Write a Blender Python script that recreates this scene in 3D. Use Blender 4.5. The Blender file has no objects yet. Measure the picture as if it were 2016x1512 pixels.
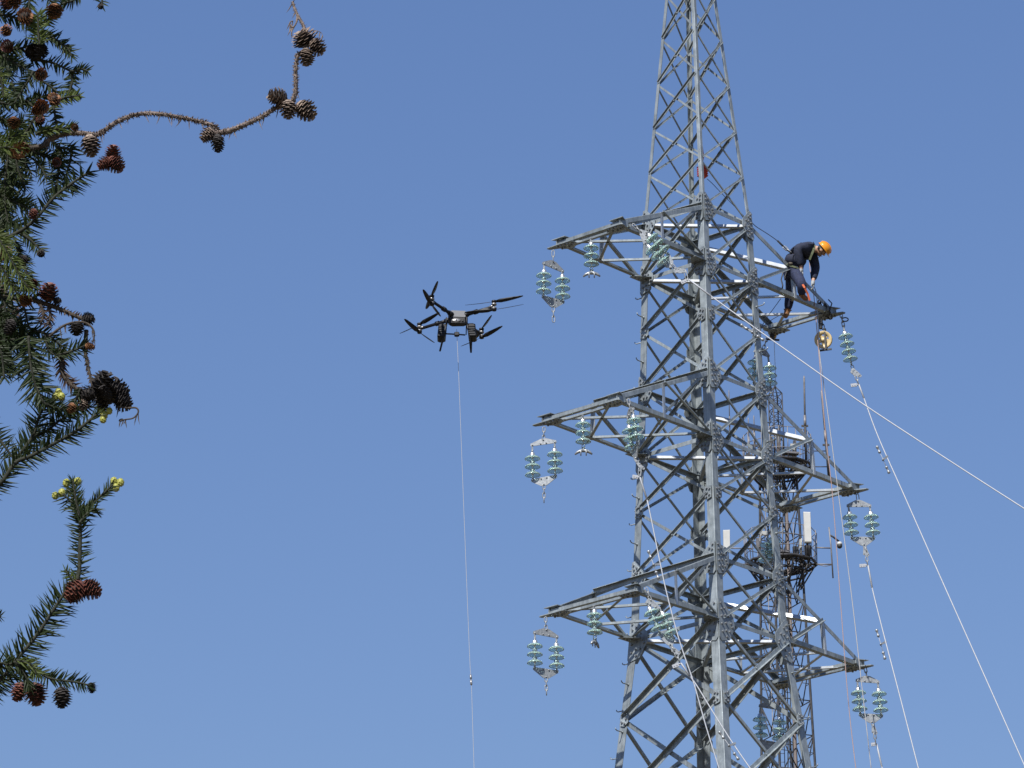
import bpy, bmesh, math, random
from mathutils import Vector as V, Matrix, Quaternion
random.seed(7)
sc = bpy.context.scene
COL = sc.collection

# ------------------------------------------------------------------ camera
F_PX, PITCH, ROLL, CAM_Z = 9000.0, 0.3461, -0.01447, 1.6     # focal length in 2016-px pixels
_r0, _u0 = V((1, 0, 0)), V((0, -math.sin(PITCH), math.cos(PITCH)))
FWD = V((0, math.cos(PITCH), math.sin(PITCH)))
CR, SR = math.cos(ROLL), math.sin(ROLL)
RIGHT = _r0 * CR + _u0 * SR
UP = _u0 * CR - _r0 * SR
CAM = V((0, 0, CAM_Z))
cd = bpy.data.cameras.new("camera")
cam = bpy.data.objects.new("camera", cd)
COL.objects.link(cam)
cam.matrix_world = Matrix((
    (RIGHT.x, UP.x, -FWD.x, CAM.x), (RIGHT.y, UP.y, -FWD.y, CAM.y),
    (RIGHT.z, UP.z, -FWD.z, CAM.z), (0, 0, 0, 1)))
cd.sensor_width = 36.0
cd.lens = F_PX / 2016 * 36.0
cd.clip_start, cd.clip_end = 0.5, 8000
sc.camera = cam

# ------------------------------------------------------------------ sky, sun, exposure
SUN_DIR = V((-0.26, -0.60, 0.76)).normalized()               # towards the sun
sun_el = math.asin(SUN_DIR.z)
w = bpy.data.worlds.new("World")
sc.world = w
w.use_nodes = True
nt = w.node_tree
bg = nt.nodes["Background"]
sky = nt.nodes.new("ShaderNodeTexSky")
sky.sky_type = 'NISHITA'
sky.sun_disc = False
sky.sun_elevation = sun_el
sky.sun_rotation = math.atan2(SUN_DIR.x, SUN_DIR.y)
sky.altitude = 300
sky.air_density, sky.dust_density, sky.ozone_density = 2.0, 0.0, 8.0
wb = nt.nodes.new("ShaderNodeMix")                           # the camera's cool white balance
wb.data_type, wb.blend_type = 'RGBA', 'MULTIPLY'
wb.inputs[0].default_value = 1.0
wb.inputs[7].default_value = (0.97, 0.955, 1.235, 1)
nt.links.new(sky.outputs[0], wb.inputs[6])
nt.links.new(wb.outputs[2], bg.inputs[0])
bg.inputs[1].default_value = 0.0505
ld = bpy.data.lights.new("sun", 'SUN')
ld.energy, ld.angle, ld.color = 4.4, math.radians(0.5), (1.0, 0.98, 0.95)
sun = bpy.data.objects.new("sun", ld)
COL.objects.link(sun)
sun.rotation_euler = SUN_DIR.to_track_quat('Z', 'Y').to_euler()
sc.view_settings.view_transform = 'Standard'
sc.view_settings.look = 'None'
sc.view_settings.exposure = 0.76
sc.view_settings.gamma = 1.0
sc.cycles.max_bounces = 10
sc.cycles.transmission_bounces = 8
sc.cycles.transparent_max_bounces = 12


def ray(px, py):
    """direction through a pixel of the 2016 x 1512 photograph, 1 m along the view axis"""
    return FWD + RIGHT * ((px - 1008) / F_PX) - UP * ((py - 756) / F_PX)


def at(px, py, y):
    """point seen at a pixel, at world depth y"""
    d = ray(px, py)
    return CAM + d * (y / d.y)


# ------------------------------------------------------------------ materials
def mat(name, col, rough=0.5, metal=0.0, col2=None, scale=20, detail=4, bump=0.0, spec=0.5, contrast=(0.35, 0.65), **kw):
    m = bpy.data.materials.new(name)
    m.use_nodes = True
    t = m.node_tree
    b = t.nodes["Principled BSDF"]
    b.inputs["Roughness"].default_value = rough
    b.inputs["Metallic"].default_value = metal
    b.inputs["Specular IOR Level"].default_value = spec
    for k, v in kw.items():
        b.inputs[k.replace("_", " ")].default_value = v
    c4 = (*col, 1)
    b.inputs["Base Color"].default_value = c4
    if col2:
        tc = t.nodes.new("ShaderNodeTexCoord")
        n = t.nodes.new("ShaderNodeTexNoise")
        n.inputs["Scale"].default_value = scale
        n.inputs["Detail"].default_value = detail
        n.inputs["Roughness"].default_value = 0.65
        r = t.nodes.new("ShaderNodeValToRGB")
        r.color_ramp.elements[0].position, r.color_ramp.elements[1].position = contrast
        r.color_ramp.elements[0].color, r.color_ramp.elements[1].color = c4, (*col2, 1)
        t.links.new(tc.outputs["Object"], n.inputs["Vector"])
        t.links.new(n.outputs[0], r.inputs[0])
        t.links.new(r.outputs[0], b.inputs["Base Color"])
        if bump:
            bp = t.nodes.new("ShaderNodeBump")
            bp.inputs["Strength"].default_value = bump
            bp.inputs["Distance"].default_value = 0.01
            t.links.new(n.outputs[0], bp.inputs["Height"])
            t.links.new(bp.outputs[0], b.inputs["Normal"])
    return m


M = {}
M['galv'] = mat("galvanised_steel", (0.17, 0.192, 0.198), 0.42, 0.3, (0.32, 0.352, 0.36), 6, 8, 0.0, 0.5, (0.3, 0.72))
M['galv_lit'] = mat("sunlit_galvanised_steel", (0.36, 0.375, 0.38), 0.40, 0.7, (0.46, 0.475, 0.48), 14, 5, 0.0)  # brighter copy of the pylon steel: sun glare put into the colour
M['bolt'] = mat("bolt_steel", (0.15, 0.16, 0.17), 0.45, 0.4, (0.26, 0.27, 0.28), 30)
M['alu'] = mat("aluminium_strand", (0.27, 0.28, 0.30), 0.55, 0.08, (0.35, 0.36, 0.38), 40)
M['fit'] = mat("zinc_fitting", (0.19, 0.20, 0.205), 0.42, 0.4, (0.32, 0.33, 0.335), 25)
M['ground'] = mat("dry_grass_soil", (0.06, 0.048, 0.025), 0.95, 0, (0.12, 0.095, 0.055), 0.25, 8, 0.0)

# every steel member left the zinc bath a little different: tone varies from piece to piece
t_ = M['galv'].node_tree
b_ = t_.nodes["Principled BSDF"]
src_ = b_.inputs["Base Color"].links[0].from_socket
oi_ = t_.nodes.new("ShaderNodeObjectInfo")
mr_ = t_.nodes.new("ShaderNodeMapRange")
mr_.inputs[3].default_value, mr_.inputs[4].default_value = 0.80, 1.16
tc_ = t_.nodes.new("ShaderNodeTexCoord")
mp_ = t_.nodes.new("ShaderNodeMapping")
mp_.inputs["Scale"].default_value = (22, 22, 1.6)
st_ = t_.nodes.new("ShaderNodeTexNoise")                     # rain streaks running down
st_.inputs["Scale"].default_value = 1.0
st_.inputs["Detail"].default_value = 3
sr_ = t_.nodes.new("ShaderNodeMapRange")
sr_.inputs[1].default_value, sr_.inputs[2].default_value = 0.42, 0.68
sr_.inputs[3].default_value, sr_.inputs[4].default_value = 1.05, 0.78
mu_ = t_.nodes.new("ShaderNodeMath"); mu_.operation = 'MULTIPLY'
hs_ = t_.nodes.new("ShaderNodeHueSaturation")
t_.links.new(oi_.outputs["Random"], mr_.inputs[0])
t_.links.new(tc_.outputs["Object"], mp_.inputs[0])
t_.links.new(mp_.outputs[0], st_.inputs["Vector"])
t_.links.new(st_.outputs[0], sr_.inputs[0])
t_.links.new(mr_.outputs[0], mu_.inputs[0])
t_.links.new(sr_.outputs[0], mu_.inputs[1])
t_.links.new(mu_.outputs[0], hs_.inputs["Value"])
t_.links.new(src_, hs_.inputs["Color"])
t_.links.new(hs_.outputs[0], b_.inputs["Base Color"])


# ------------------------------------------------------------------ object helpers
def tag(o, label=None, cat=None, group=None, kind=None):
    if label: o["label"] = label
    if cat: o["category"] = cat
    if group: o["group"] = group
    if kind: o["kind"] = kind
    return o


def thing(name, loc, label, cat, group=None):
    o = bpy.data.objects.new(name, None)
    o.empty_display_size = 0.2
    COL.objects.link(o)
    o.location = loc
    return tag(o, label, cat, group)


def wloc(o):
    p = V((0, 0, 0))
    while o is not None:
        p += o.location
        o = o.parent
    return p


def perp(d):
    d = d.normalized()
    a = V((0, 0, 1)) if abs(d.z) < 0.9 else V((1, 0, 0))
    u = d.cross(a).normalized()
    return u, d.cross(u).normalized()


class MB:
    """collects shapes in world coordinates and links them as ONE mesh object"""

    def __init__(s):
        s.v, s.f, s.m, s.sm = [], [], [], []

    def add(s, vs, fs, mi=0, smooth=False):
        o = len(s.v)
        s.v += [tuple(p) for p in vs]
        for f in fs:
            s.f.append([o + i for i in f])
            s.m.append(mi)
            s.sm.append(smooth)

    def loft(s, rings, mi=0, cap=True, smooth=False, close=True):
        n = len(rings[0])
        vs = [p for r in rings for p in r]
        fs = []
        for k in range(len(rings) - 1):
            for i in range(n if close else n - 1):
                j = (i + 1) % n
                fs.append([k * n + i, k * n + j, (k + 1) * n + j, (k + 1) * n + i])
        if cap:
            fs.append(list(range(n))[::-1])
            fs.append([(len(rings) - 1) * n + i for i in range(n)])
        s.add(vs, fs, mi, smooth)

    def angle(s, p0, p1, wd, t, u, v, mi=0, w2=None):
        """L section: heel line p0-p1, flanges along u (wd) and v (w2)"""
        w2 = w2 or wd
        d = (p1 - p0).normalized()
        u = (u - d * u.dot(d)).normalized()
        v = (v - d * v.dot(d) - u * v.dot(u)).normalized()
        k = t * .8                                              # rounded heel
        sec = [(k, 0), (wd, 0), (wd, t), (t, t), (t, w2), (0, w2), (0, k), (k * .3, k * .3)]
        s.loft([[p + u * a + v * b for a, b in sec] for p in (p0, p1)], mi)

    def bar(s, p0, p1, a, b, up=None, mi=0):
        d = (p1 - p0).normalized()
        if up is None: u, v = perp(d)
        else:
            u = (up - d * up.dot(d)).normalized(); v = d.cross(u)
        s.loft([[p + u * (x * a / 2) + v * (y * b / 2) for x, y in ((-1, -1), (1, -1), (1, 1), (-1, 1))] for p in (p0, p1)], mi)

    def cyl(s, p0, p1, r0, r1=None, n=8, mi=0, smooth=True):
        r1 = r0 if r1 is None else r1
        u, v = perp(p1 - p0)
        cs = [(math.cos(2 * math.pi * i / n), math.sin(2 * math.pi * i / n)) for i in range(n)]
        s.loft([[p + u * (c * r) + v * (q * r) for c, q in cs] for p, r in ((p0, r0), (p1, r1))], mi, True, smooth)

    def tube(s, pts, r, n=6, mi=0, smooth=True):
        rs = r if isinstance(r, (list, tuple)) else [r] * len(pts)
        rings = []
        u = None
        for i, p in enumerate(pts):
            d = (pts[min(i + 1, len(pts) - 1)] - pts[max(i - 1, 0)])
            d = d.normalized() if d.length > 1e-9 else V((0, 0, 1))
            if u is None: u = perp(d)[0]
            else:
                u = u - d * u.dot(d)
                u = u.normalized() if u.length > 1e-6 else perp(d)[0]
            v = d.cross(u)
            rings.append([p + u * (rs[i] * math.cos(2 * math.pi * k / n)) + v * (rs[i] * math.sin(2 * math.pi * k / n)) for k in range(n)])
        s.loft(rings, mi, True, smooth)

    def lathe(s, prof, p, ax, n=16, mi=0, smooth=True):
        """profile [(r, h)] turned about axis ax through p"""
        ax = ax.normalized()
        u, v = perp(ax)
        rings = [[p + ax * h + u * (r * math.cos(2 * math.pi * k / n)) + v * (r * math.sin(2 * math.pi * k / n)) for k in range(n)] for r, h in prof]
        s.loft(rings, mi, True, smooth)

    def plate(s, pts, nrm, t, mi=0):
        h = nrm.normalized() * (t / 2)
        s.loft([[p - h for p in pts], [p + h for p in pts]], mi)

    def ball(s, c, r, n=10, m=6, mi=0, sq=None):
        sq = sq or V((1, 1, 1))
        rings = []
        for i in range(1, m):
            a = math.pi * i / m
            rings.append([c + V((r * math.sin(a) * math.cos(2 * math.pi * k / n) * sq.x, r * math.sin(a) * math.sin(2 * math.pi * k / n) * sq.y, r * math.cos(a) * sq.z)) for k in range(n)])
        s.loft(rings, mi, True, True)

    def hexbolt(s, p, nrm, r=0.017, h=0.022, mi=0):
        s.cyl(p - nrm * 0.004, p + nrm * h, r, r, 6, mi, False)

    def build(s, name, mats, parent=None, kind=None):
        o0 = wloc(parent) if parent else V((0, 0, 0))
        me = bpy.data.meshes.new(name)
        me.from_pydata([(a - o0.x, b - o0.y, c - o0.z) for a, b, c in s.v], [], s.f)
        mats = mats if isinstance(mats, (list, tuple)) else [mats]
        for m_ in mats: me.materials.append(m_)
        me.polygons.foreach_set("material_index", s.m)
        me.polygons.foreach_set("use_smooth", s.sm)
        bm = bmesh.new()
        bm.from_mesh(me)
        bmesh.ops.recalc_face_normals(bm, faces=bm.faces)
        bm.to_mesh(me)
        bm.free()
        me.update()
        o = bpy.data.objects.new(name, me)
        COL.objects.link(o)
        if parent: o.parent = parent
        if kind: o["kind"] = kind
        return o


# ------------------------------------------------------------------ ground
g = MB()
N_ = 24
xs = [-3000 + 6000 * i / N_ for i in range(N_ + 1)]
g.add([V((x, y, 0.0)) for y in xs for x in xs],
      [[j * (N_ + 1) + i, j * (N_ + 1) + i + 1, (j + 1) * (N_ + 1) + i + 1, (j + 1) * (N_ + 1) + i] for j in range(N_) for i in range(N_)])
g.build("ground", M['ground'], kind="structure")
# ------------------------------------------------------------------ lattice tower
TX, TY, PHI = 3.3356, 75.468, 0.06724
Z = dict(u1=31.758, l1=30.702, u2=28.608, l2=27.399, u3=25.187, l3=24.062)
HK = [(45.0, -0.377), (31.758, 0.682), (30.702, 0.7224), (28.608, 0.781), (27.399, 0.829), (25.187, 0.9217), (24.062, 0.970), (0.0, 3.38)]


def half(z):
    if z >= 31.758: return 0.682 - (z - 31.758) * 0.08
    for (z0, h0), (z1, h1) in zip(HK[1:], HK[2:]):
        if z1 <= z <= z0: return h1 + (h0 - h1) * (z - z1) / (z0 - z1)
    return 3.38


ANG = dict(N=-math.pi / 2 + PHI, R=PHI, B=math.pi / 2 + PHI, L=math.pi + PHI)


def corner(k, z):
    r = half(z) * math.sqrt(2)
    return V((TX + r * math.cos(ANG[k]), TY + r * math.sin(ANG[k]), z))


def hdir(a, b):
    d = corner(b, 30) - corner(a, 30)
    d.z = 0
    return d.normalized()


D_NL, D_NR = hdir('N', 'L'), hdir('N', 'R')       # N->L : along the line; N->R : away to the right
ADJ = dict(N=('L', 'R'), R=('N', 'B'), B=('R', 'L'), L=('B', 'N'))
tower = thing("lattice_pylon", (TX, TY, 0), "tall galvanised steel lattice pylon with six cross arms and glass insulators", "pylon")
T = 0.012
SECT = [(37.6, 31.758, 0.066), (31.758, 28.608, 0.140), (28.608, 25.187, 0.150), (25.187, 21.0, 0.170), (21.0, 0.0, 0.180)]


def legw(z):
    for a, b, w_ in SECT:
        if b <= z <= a: return w_
    return 0.18


for k in "NRBL":
    a, b = hdir(k, ADJ[k][0]), hdir(k, ADJ[k][1])
    mb = MB()
    for z0, z1, w_ in SECT:
        zz = [z0] + [q for q, _ in HK if z1 < q < z0] + [z1]
        rings = []
        for q in zz:
            P = corner(k, q)
            rings.append([P + a * x + b * y for x, y in ((w_ * .06, 0), (w_, 0), (w_, T), (T, T), (T, w_), (0, w_), (0, w_ * .06), (w_ * .018, w_ * .018))])
        mb.loft(rings)
    mb.build("tower_leg", M['galv'], tower)

# faces: (left corner, right corner, normal towards the viewer's side, kind)
def fnorm(a, b):
    d = hdir(a, b)
    n = V((d.y, -d.x, 0))
    return n if n.y < 0 else -n


FACES = [('L', 'N', 1), ('N', 'R', 2), ('B', 'R', 1), ('L', 'B', 2)]
JZ = [37.1, 36.188]
def solve_z(py, k='N'):
    lo, hi = 10., 45.
    for _ in range(50):
        m_ = (lo + hi) / 2
        d = corner(k, m_) - CAM
        y = 756 - F_PX * d.dot(UP) / d.dot(FWD)
        if y > py: lo = m_
        else: hi = m_
    return lo


JZ = [solve_z(q) for q in (-110, -28, 55, 139, 225, 310)] + [Z['u1'], Z['l1'], solve_z(616), Z['u2'], Z['l2'], solve_z(967), Z['u3'], Z['l3'], solve_z(1370), solve_z(1552), 18.6, 15.4, 11.2, 6.0, 0.3]


def face_member(mb, pa, pb, n, side, wd, edge, t=0.007):
    """flat flange in the face; side +1 lies on the viewer's side, outstanding flange along side*n at the upper/lower edge"""
    d = (pb - pa).normalized()
    s_ = n.cross(d)
    if s_.z < 0: s_ = -s_
    up = s_ if edge > 0 else -s_
    off = n * (0.004 if side > 0 else -(T + 0.004))
    heel = up * (wd / 2)
    mb.angle(pa + heel + off, pb + heel + off, wd, t, -up, n * side, 0, wd * .8)


rest = MB()                                                  # panels outside the picture: one part
for i in range(len(JZ) - 1):
    zt, zb = JZ[i], JZ[i + 1]
    wd = 0.041 if zb > 31.7 else (0.056 if zb > 25.0 else (0.068 if zb > 24 else 0.088))
    for fi, (a, b, typ) in enumerate(FACES):
        n = fnorm(a, b)
        d = hdir(a, b)
        ins = lambda k, z: corner(k, z) + (d if k == a else -d) * (legw(z) * 0.55)
        drop = 0.0
        # rising to the right
        far_ = i < 2 or i >= 15
        mb = rest if far_ else MB()
        # face surfaces of rear faces: the viewer's side is the inner side, shift by the flange thickness
        sh = n * (T if fi >= 2 else 0)
        face_member(mb, ins(a, zb + 0.03) + sh, ins(b, zt - 0.03) + sh, n, 1, wd * (1.1 if typ == 1 else 0.85), 1 if typ == 1 else -1)
        mid = (ins(a, zb) + ins(b, zt)) / 2 + sh
        mb.hexbolt(mid + n * 0.01, n, 0.016, 0.02)
        if not far_:
            mb.build("diagonal_brace", M['galv'], tower)
            mb = MB()
        face_member(mb, ins(a, zt - 0.03) + sh, ins(b, zb + 0.03) + sh, n, -1, wd * (0.95 if typ == 1 else 0.62), -1)
        if not far_: mb.build("diagonal_brace", M['galv'], tower)

rest.build("outer_bracing", M['galv'], tower, "stuff")

# horizontal frames at the arm levels
def strut(pa, pb, wd, u, v, name="horizontal_strut", t=0.008, m='galv'):
    mb = MB()
    mb.angle(pa, pb, wd, t, u, v)
    mb.build(name, M[m], tower)


ZU = V((0, 0, 1))
for lv in ('u1', 'l1', 'u2', 'l2', 'u3', 'l3'):
    z = Z[lv]
    for a, b, typ in FACES:
        n = fnorm(a, b)
        d = hdir(a, b)
        sgn = 1 if (a, b) in (('L', 'N'), ('N', 'R')) else -1     # +1: n is outward
        pa, pb = corner(a, z) + d * 0.05, corner(b, z) - d * 0.05
        off = n * sgn * -0.02
        strut(pa + off + ZU * 0.04, pb + off + ZU * 0.04, 0.075, -ZU, -n * sgn)
    if lv in ('u1', 'l1', 'l2', 'l3'):
        pl, pr = corner('L', z), corner('R', z)
        d = (pr - pl).normalized()
        f = V((d.y, -d.x, 0)); f = f if f.y < 0 else -f
        strut(pl + d * 0.12 + f * 0.0 + ZU * -0.02, pr - d * 0.12 + ZU * -0.02, 0.055, (f * -0.25 + ZU).normalized(), -f, m='galv_lit')
    if lv in ('l1', 'l2', 'l3'):
        pl, pr = corner('N', z), corner('B', z)
        d = (pr - pl).normalized()
        strut(pl + d * 0.12 - ZU * 0.10, pr - d * 0.12 - ZU * 0.10, 0.06, ZU, V((d.y, -d.x, 0)))

# gusset plates with their bolts
def gusset(k, z, sc_=1.0, big=True):
    for other in ADJ[k]:
        d = hdir(k, other)
        P = corner(k, z)
        m_ = (corner('N', z) + corner('B', z)) / 2
        n = V((d.y, -d.x, 0))
        mid = (corner(k, z) + corner(other, z)) / 2 - m_
        n = n if n.dot(mid) > 0 else -n
        if big:
            poly = [(-0.004, 0.23), (0.05, 0.24), (0.25, 0.05), (0.27, -0.06), (0.17, -0.23), (0.03, -0.26), (-0.004, -0.22)]
            bl = [(0.03, 0.18), (0.04, 0.11), (0.09, 0.13), (0.04, 0.03), (0.10, 0.05), (0.16, 0.05), (0.04, -0.06), (0.11, -0.04), (0.20, -0.03), (0.05, -0.15), (0.11, -0.13), (0.12, -0.20), (0.22, -0.07), (0.17, -0.13)]
        else:
            poly = [(0.02, 0.11), (0.13, 0.13), (0.20, 0.04), (0.20, -0.07), (0.12, -0.13), (0.03, -0.10)]
            bl = [(0.06, 0.06), (0.12, 0.08), (0.15, 0.0), (0.07, -0.05), (0.13, -0.08)]
        mb = MB()
        slope = (corner(k, z - 0.2) - corner(k, z + 0.2)) / 0.4
        cv = lambda x, y: P + d * (x * sc_) + (slope * -1 + V((0, 0, 0))) * (y * sc_) * 1.0 + n * 0.022
        mb.plate([cv(x, y) for x, y in poly], n, 0.010, 0)
        for x, y in bl:
            mb.hexbolt(cv(x, y) + n * 0.005, n, 0.020, 0.028, 1)
        mb.build("gusset_plate", [M['galv'], M['bolt']], tower)


for lv, s_ in (('u1', 1.1), ('l1', 1.1), ('u2', 1.15), ('l2', 1.15), ('u3', 1.2), ('l3', 1.55)):
    for k in "NRBL": gusset(k, Z[lv], s_)
for z in (JZ[8], JZ[11], JZ[14]):
    for k in "NRBL": gusset(k, z, 1.0, False)
# splice plates inside the rear leg below the lowest arm
for z, h_ in ((23.2, 0.30),):
    d1, d2 = hdir('B', 'L'), hdir('B', 'R')
    for d, o in ((d1, d2), (d2, d1)):
        mb = MB()
        P = corner('B', z) + o * 0.03
        mb.plate([P + d * 0.02 + ZU * h_, P + d * 0.2 + ZU * h_, P + d * 0.2 - ZU * h_, P + d * 0.02 - ZU * h_], o, 0.012)
        for q in range(6):
            for x in (0.06, 0.12):
                mb.hexbolt(P + d * x + ZU * (-0.25 + 0.1 * q) + o * 0.006, o, 0.017, 0.022, 1)
        mb.build("splice_plate", [M['galv'], M['bolt']], tower)

# step bolts up two legs
for k, zs in (('L', 30.4), ('R', 30.2)):
    z = zs
    i = 0
    while z > 20.5:
        d = hdir(k, ADJ[k][i % 2])
        out = -hdir(k, ADJ[k][(i + 1) % 2])
        P = corner(k, z) + d * legw(z) * 0.5
        mb = MB()
        mb.tube([P - out * 0.02, P + out * 0.15, P + out * 0.18 + ZU * 0.015, P + out * 0.19 + ZU * 0.04], 0.010, 6)
        mb.cyl(P + out * 0.0, P + out * 0.02, 0.02, 0.02, 6)
        mb.build("step_bolt", M['galv'], tower)
        z -= 0.42
        i += 1

# ------------------------------------------------------------------ cross arms
def half_vec_normal(p):
    return ((CAM - p).normalized() + SUN_DIR).normalized()


ARM = {}


def cross_arm(side, lvl):
    zu, zl = Z['u%d' % lvl], Z['l%d' % lvl]
    lw = {1: (2.28, 0.688), 2: (2.50, 0.804), 3: (2.1375, 0.915)}[lvl]
    n1, n2 = ('N', 'L') if side < 0 else ('B', 'R')            # n1 -> A side, n2 -> B (outer tip) side
    out = -D_NR if side < 0 else D_NR
    Nl, Ll, Nu, Lu = corner(n1, zl), corner(n2, zl), corner(n1, zu), corner(n2, zu)
    o = (Nl + Ll) / 2 + out * lw[0]
    along = (Ll - Nl).normalized()
    A, B = o - along * lw[1], o + along * lw[1]
    ARM[(side, lvl)] = dict(A=A, B=B, out=out, along=along, M=(A + B) / 2)
    W = 0.085
    mb = MB()
    # bottom chords (heel outside, one flange up, one flange inwards)
    mb.angle(Nl + out * 0.02, A, W, 0.009, ZU, along)
    mb.angle(Ll + out * 0.02, B, W, 0.009, ZU, -along)
    # end beam: two angles side by side
    for q, dz in ((0.0, 0.012), (-0.24, 0.012)):
        mb.angle(A - along * 0.06 + out * q + ZU * dz, B + along * 0.06 + out * q + ZU * dz, 0.066, 0.009, ZU, -out if q == 0 else out)
    arm = mb.build("cross_arm", M['galv'], tower)

    def part(name, f, mats=None):
        m2 = MB()
        f(m2)
        return m2.build(name, mats or M['galv'], arm)

    # top chords
    part("top_chord", lambda m_: m_.angle(Nu + out * 0.02, A + ZU * 0.10, 0.08, 0.009, -ZU, along))
    part("top_chord", lambda m_: m_.angle(Lu + out * 0.02, B + ZU * 0.10, 0.08, 0.009, -ZU, -along))
    tA, tB = (Nu + A + ZU * 0.10) / 2, (Lu + B + ZU * 0.10) / 2
    bA, bB = (Nl + A) / 2, (Ll + B) / 2
    # slanting brace in the upper plane
    s0, s1 = Nu + along * 0.04, tB - along * 0.02
    d = (s1 - s0).normalized()
    if side > 0:
        hv = half_vec_normal((s0 + s1) / 2)
        hv = (hv - d * hv.dot(d)).normalized()
        fl = hv.cross(d)
        if fl.z < 0: fl = -fl
        part("upper_brace", lambda m_: m_.angle(s0 - fl * 0.035, s1 - fl * 0.035, 0.075, 0.008, fl, -hv), M['galv_lit'])
    else:
        part("upper_brace", lambda m_: m_.angle(s0 + ZU * 0.05, s1 + ZU * 0.05, 0.075, 0.008, -ZU, -V((d.y, -d.x, 0)) if d.x < 0 else V((d.y, -d.x, 0))))
    # posts and side diagonals
    for tp, bt, up_, lo_, al in ((tA, bA, Nu, Nl, along), (tB, bB, Lu, Ll, -along)):
        part("arm_post", lambda m_: m_.angle(tp - out * 0.03 - al * 0.012, bt - out * 0.03 - al * 0.012, 0.06, 0.007, out, al), M['galv_lit'])
        part("arm_diagonal", lambda m_: m_.angle(tp - al * 0.01, lo_ + out * 0.1 - al * 0.01 + ZU * 0.05, 0.055, 0.007, ZU + out, -al))
    part("arm_diagonal", lambda m_: m_.angle(Nu + out * 0.12 - ZU * 0.12 + along * 0.01, bA + along * 0.01 + ZU * 0.05, 0.05, 0.007, ZU, along))
    # bottom plane bracing
    for p, q in ((B - along * 0.05, bA), (A + along * 0.05, bB), (Ll, bA), (Nl, bB)):
        d = (q - p).normalized()
        hz = V((d.y, -d.x, 0)).normalized()
        if hz.y > 0: hz = -hz
        part("arm_brace", lambda m_: m_.angle(p + d * 0.06 + ZU * 0.015, q - d * 0.03 + ZU * 0.015, 0.055, 0.007, ZU, hz), M['galv_lit'] if side > 0 and hz.dot(D_NR) < .1 else M['galv'])  # braces that catch the sun get the lighter sunlit steel colour
    # horizontal gussets under the bottom chords where they meet the legs
    for P, al in ((Nl, along), (Ll, -along)):
        part("base_gusset", lambda m_: [m_.plate([P + al * x + out * y - ZU * 0.012 for x, y in ((-0.03, -0.03), (0.26, -0.03), (0.26, 0.06), (0.08, 0.30), (-0.03, 0.30))], ZU, 0.012, 0)] + [m_.hexbolt(P + al * x + out * y - ZU * 0.018, -ZU, 0.018, 0.022, 1) for x, y in ((0.04, 0.22), (0.04, 0.13), (0.12, 0.1), (0.2, 0.02), (0.1, 0.0))], [M['galv'], M['bolt']])
    # end plates
    for p, al, tip in ((A, along, False), (B, -along, True)):
        ex = 0.24 if tip else 0.10
        poly = [(0.0, 0.06), (-ex + 0.03, 0.055), (-ex, 0.03), (-ex + 0.01, -0.03), (-0.06, -0.10), (0.02, -0.20), (0.16, -0.23), (0.33, -0.14), (0.33, 0.06)]
        # x: inwards along the end beam, y: outwards from the tower
        cv = lambda x, y: p + al * x + out * y - ZU * 0.008

        def f(m_):
            m_.plate([cv(x, y) for x, y in poly], ZU, 0.014, 0)
            for x, y in ((-0.02, 0.0), (0.06, 0.02), (0.14, 0.0), (0.22, 0.02), (0.06, -0.10), (0.14, -0.12), (0.22, -0.09), (0.29, -0.04), (0.0, -0.1)):
                m_.hexbolt(cv(x, y) - ZU * 0.006, -ZU, 0.021, 0.028, 1)
            # upper cap plate
            m_.plate([p + al * x + out * y + ZU * 0.115 for x, y in ((-0.12, 0.05), (0.18, 0.05), (0.2, -0.16), (0.0, -0.2))], ZU, 0.012, 0)
            m_.plate([p + al * -0.03 + out * 0.0 + ZU * h + out * y for h, y in ((0, 0.02), (0, -0.2), (0.11, -0.2), (0.11, 0.02))], al, 0.012, 0)
        part("end_plate", f, [M['galv'], M['bolt']])


for lvl in (1, 2, 3):
    cross_arm(-1, lvl)
    cross_arm(1, lvl)
# ------------------------------------------------------------------ insulator sets
M['glass'] = mat("toughened_glass", (0.64, 0.81, 0.735), 0.08, 0.0, Transmission_Weight=0.80, IOR=1.5)
M['cap'] = mat("insulator_cap", (0.46, 0.47, 0.47), 0.28, 0.7, (0.56, 0.57, 0.57), 60)


def proto_disc():
    mb = MB()
    o, ax = V((0, 0, 0)), V((0, 0, -1))
    mb.lathe([(0.046, 0.050), (0.070, 0.054), (0.100, 0.066), (0.122, 0.084), (0.132, 0.100), (0.134, 0.108), (0.129, 0.112), (0.122, 0.104), (0.110, 0.090), (0.092, 0.076), (0.068, 0.066), (0.048, 0.064)], o, ax, 32, 0)
    g_ = mb.build("glass_disc", M['glass'])
    mb = MB()
    mb.lathe([(0.014, -0.012), (0.034, -0.004), (0.042, 0.010), (0.043, 0.038), (0.049, 0.046), (0.050, 0.054), (0.041, 0.056)], o, ax, 14, 0)
    mb.lathe([(0.028, 0.080), (0.026, 0.088), (0.011, 0.094), (0.011, 0.140), (0.016, 0.146)], o, ax, 10, 0)
    c_ = mb.build("cap", M['cap'])
    gm, cm = g_.data, c_.data
    bpy.data.objects.remove(g_)
    bpy.data.objects.remove(c_)
    return gm, cm


GM, CM = proto_disc()


def add_string(root, p0, d, n):
    q = V((0, 0, -1)).rotation_difference(d)
    o0 = wloc(root)
    for i in range(n):
        g_ = bpy.data.objects.new("glass_disc", GM)
        COL.objects.link(g_)
        g_.parent = root
        g_.location = p0 + d * (0.146 * i) - o0
        g_.rotation_mode = 'QUATERNION'
        g_.rotation_quaternion = q
        c_ = bpy.data.objects.new("cap", CM)
        COL.objects.link(c_)
        c_.parent = g_
    return p0 + d * (0.146 * n)


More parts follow.
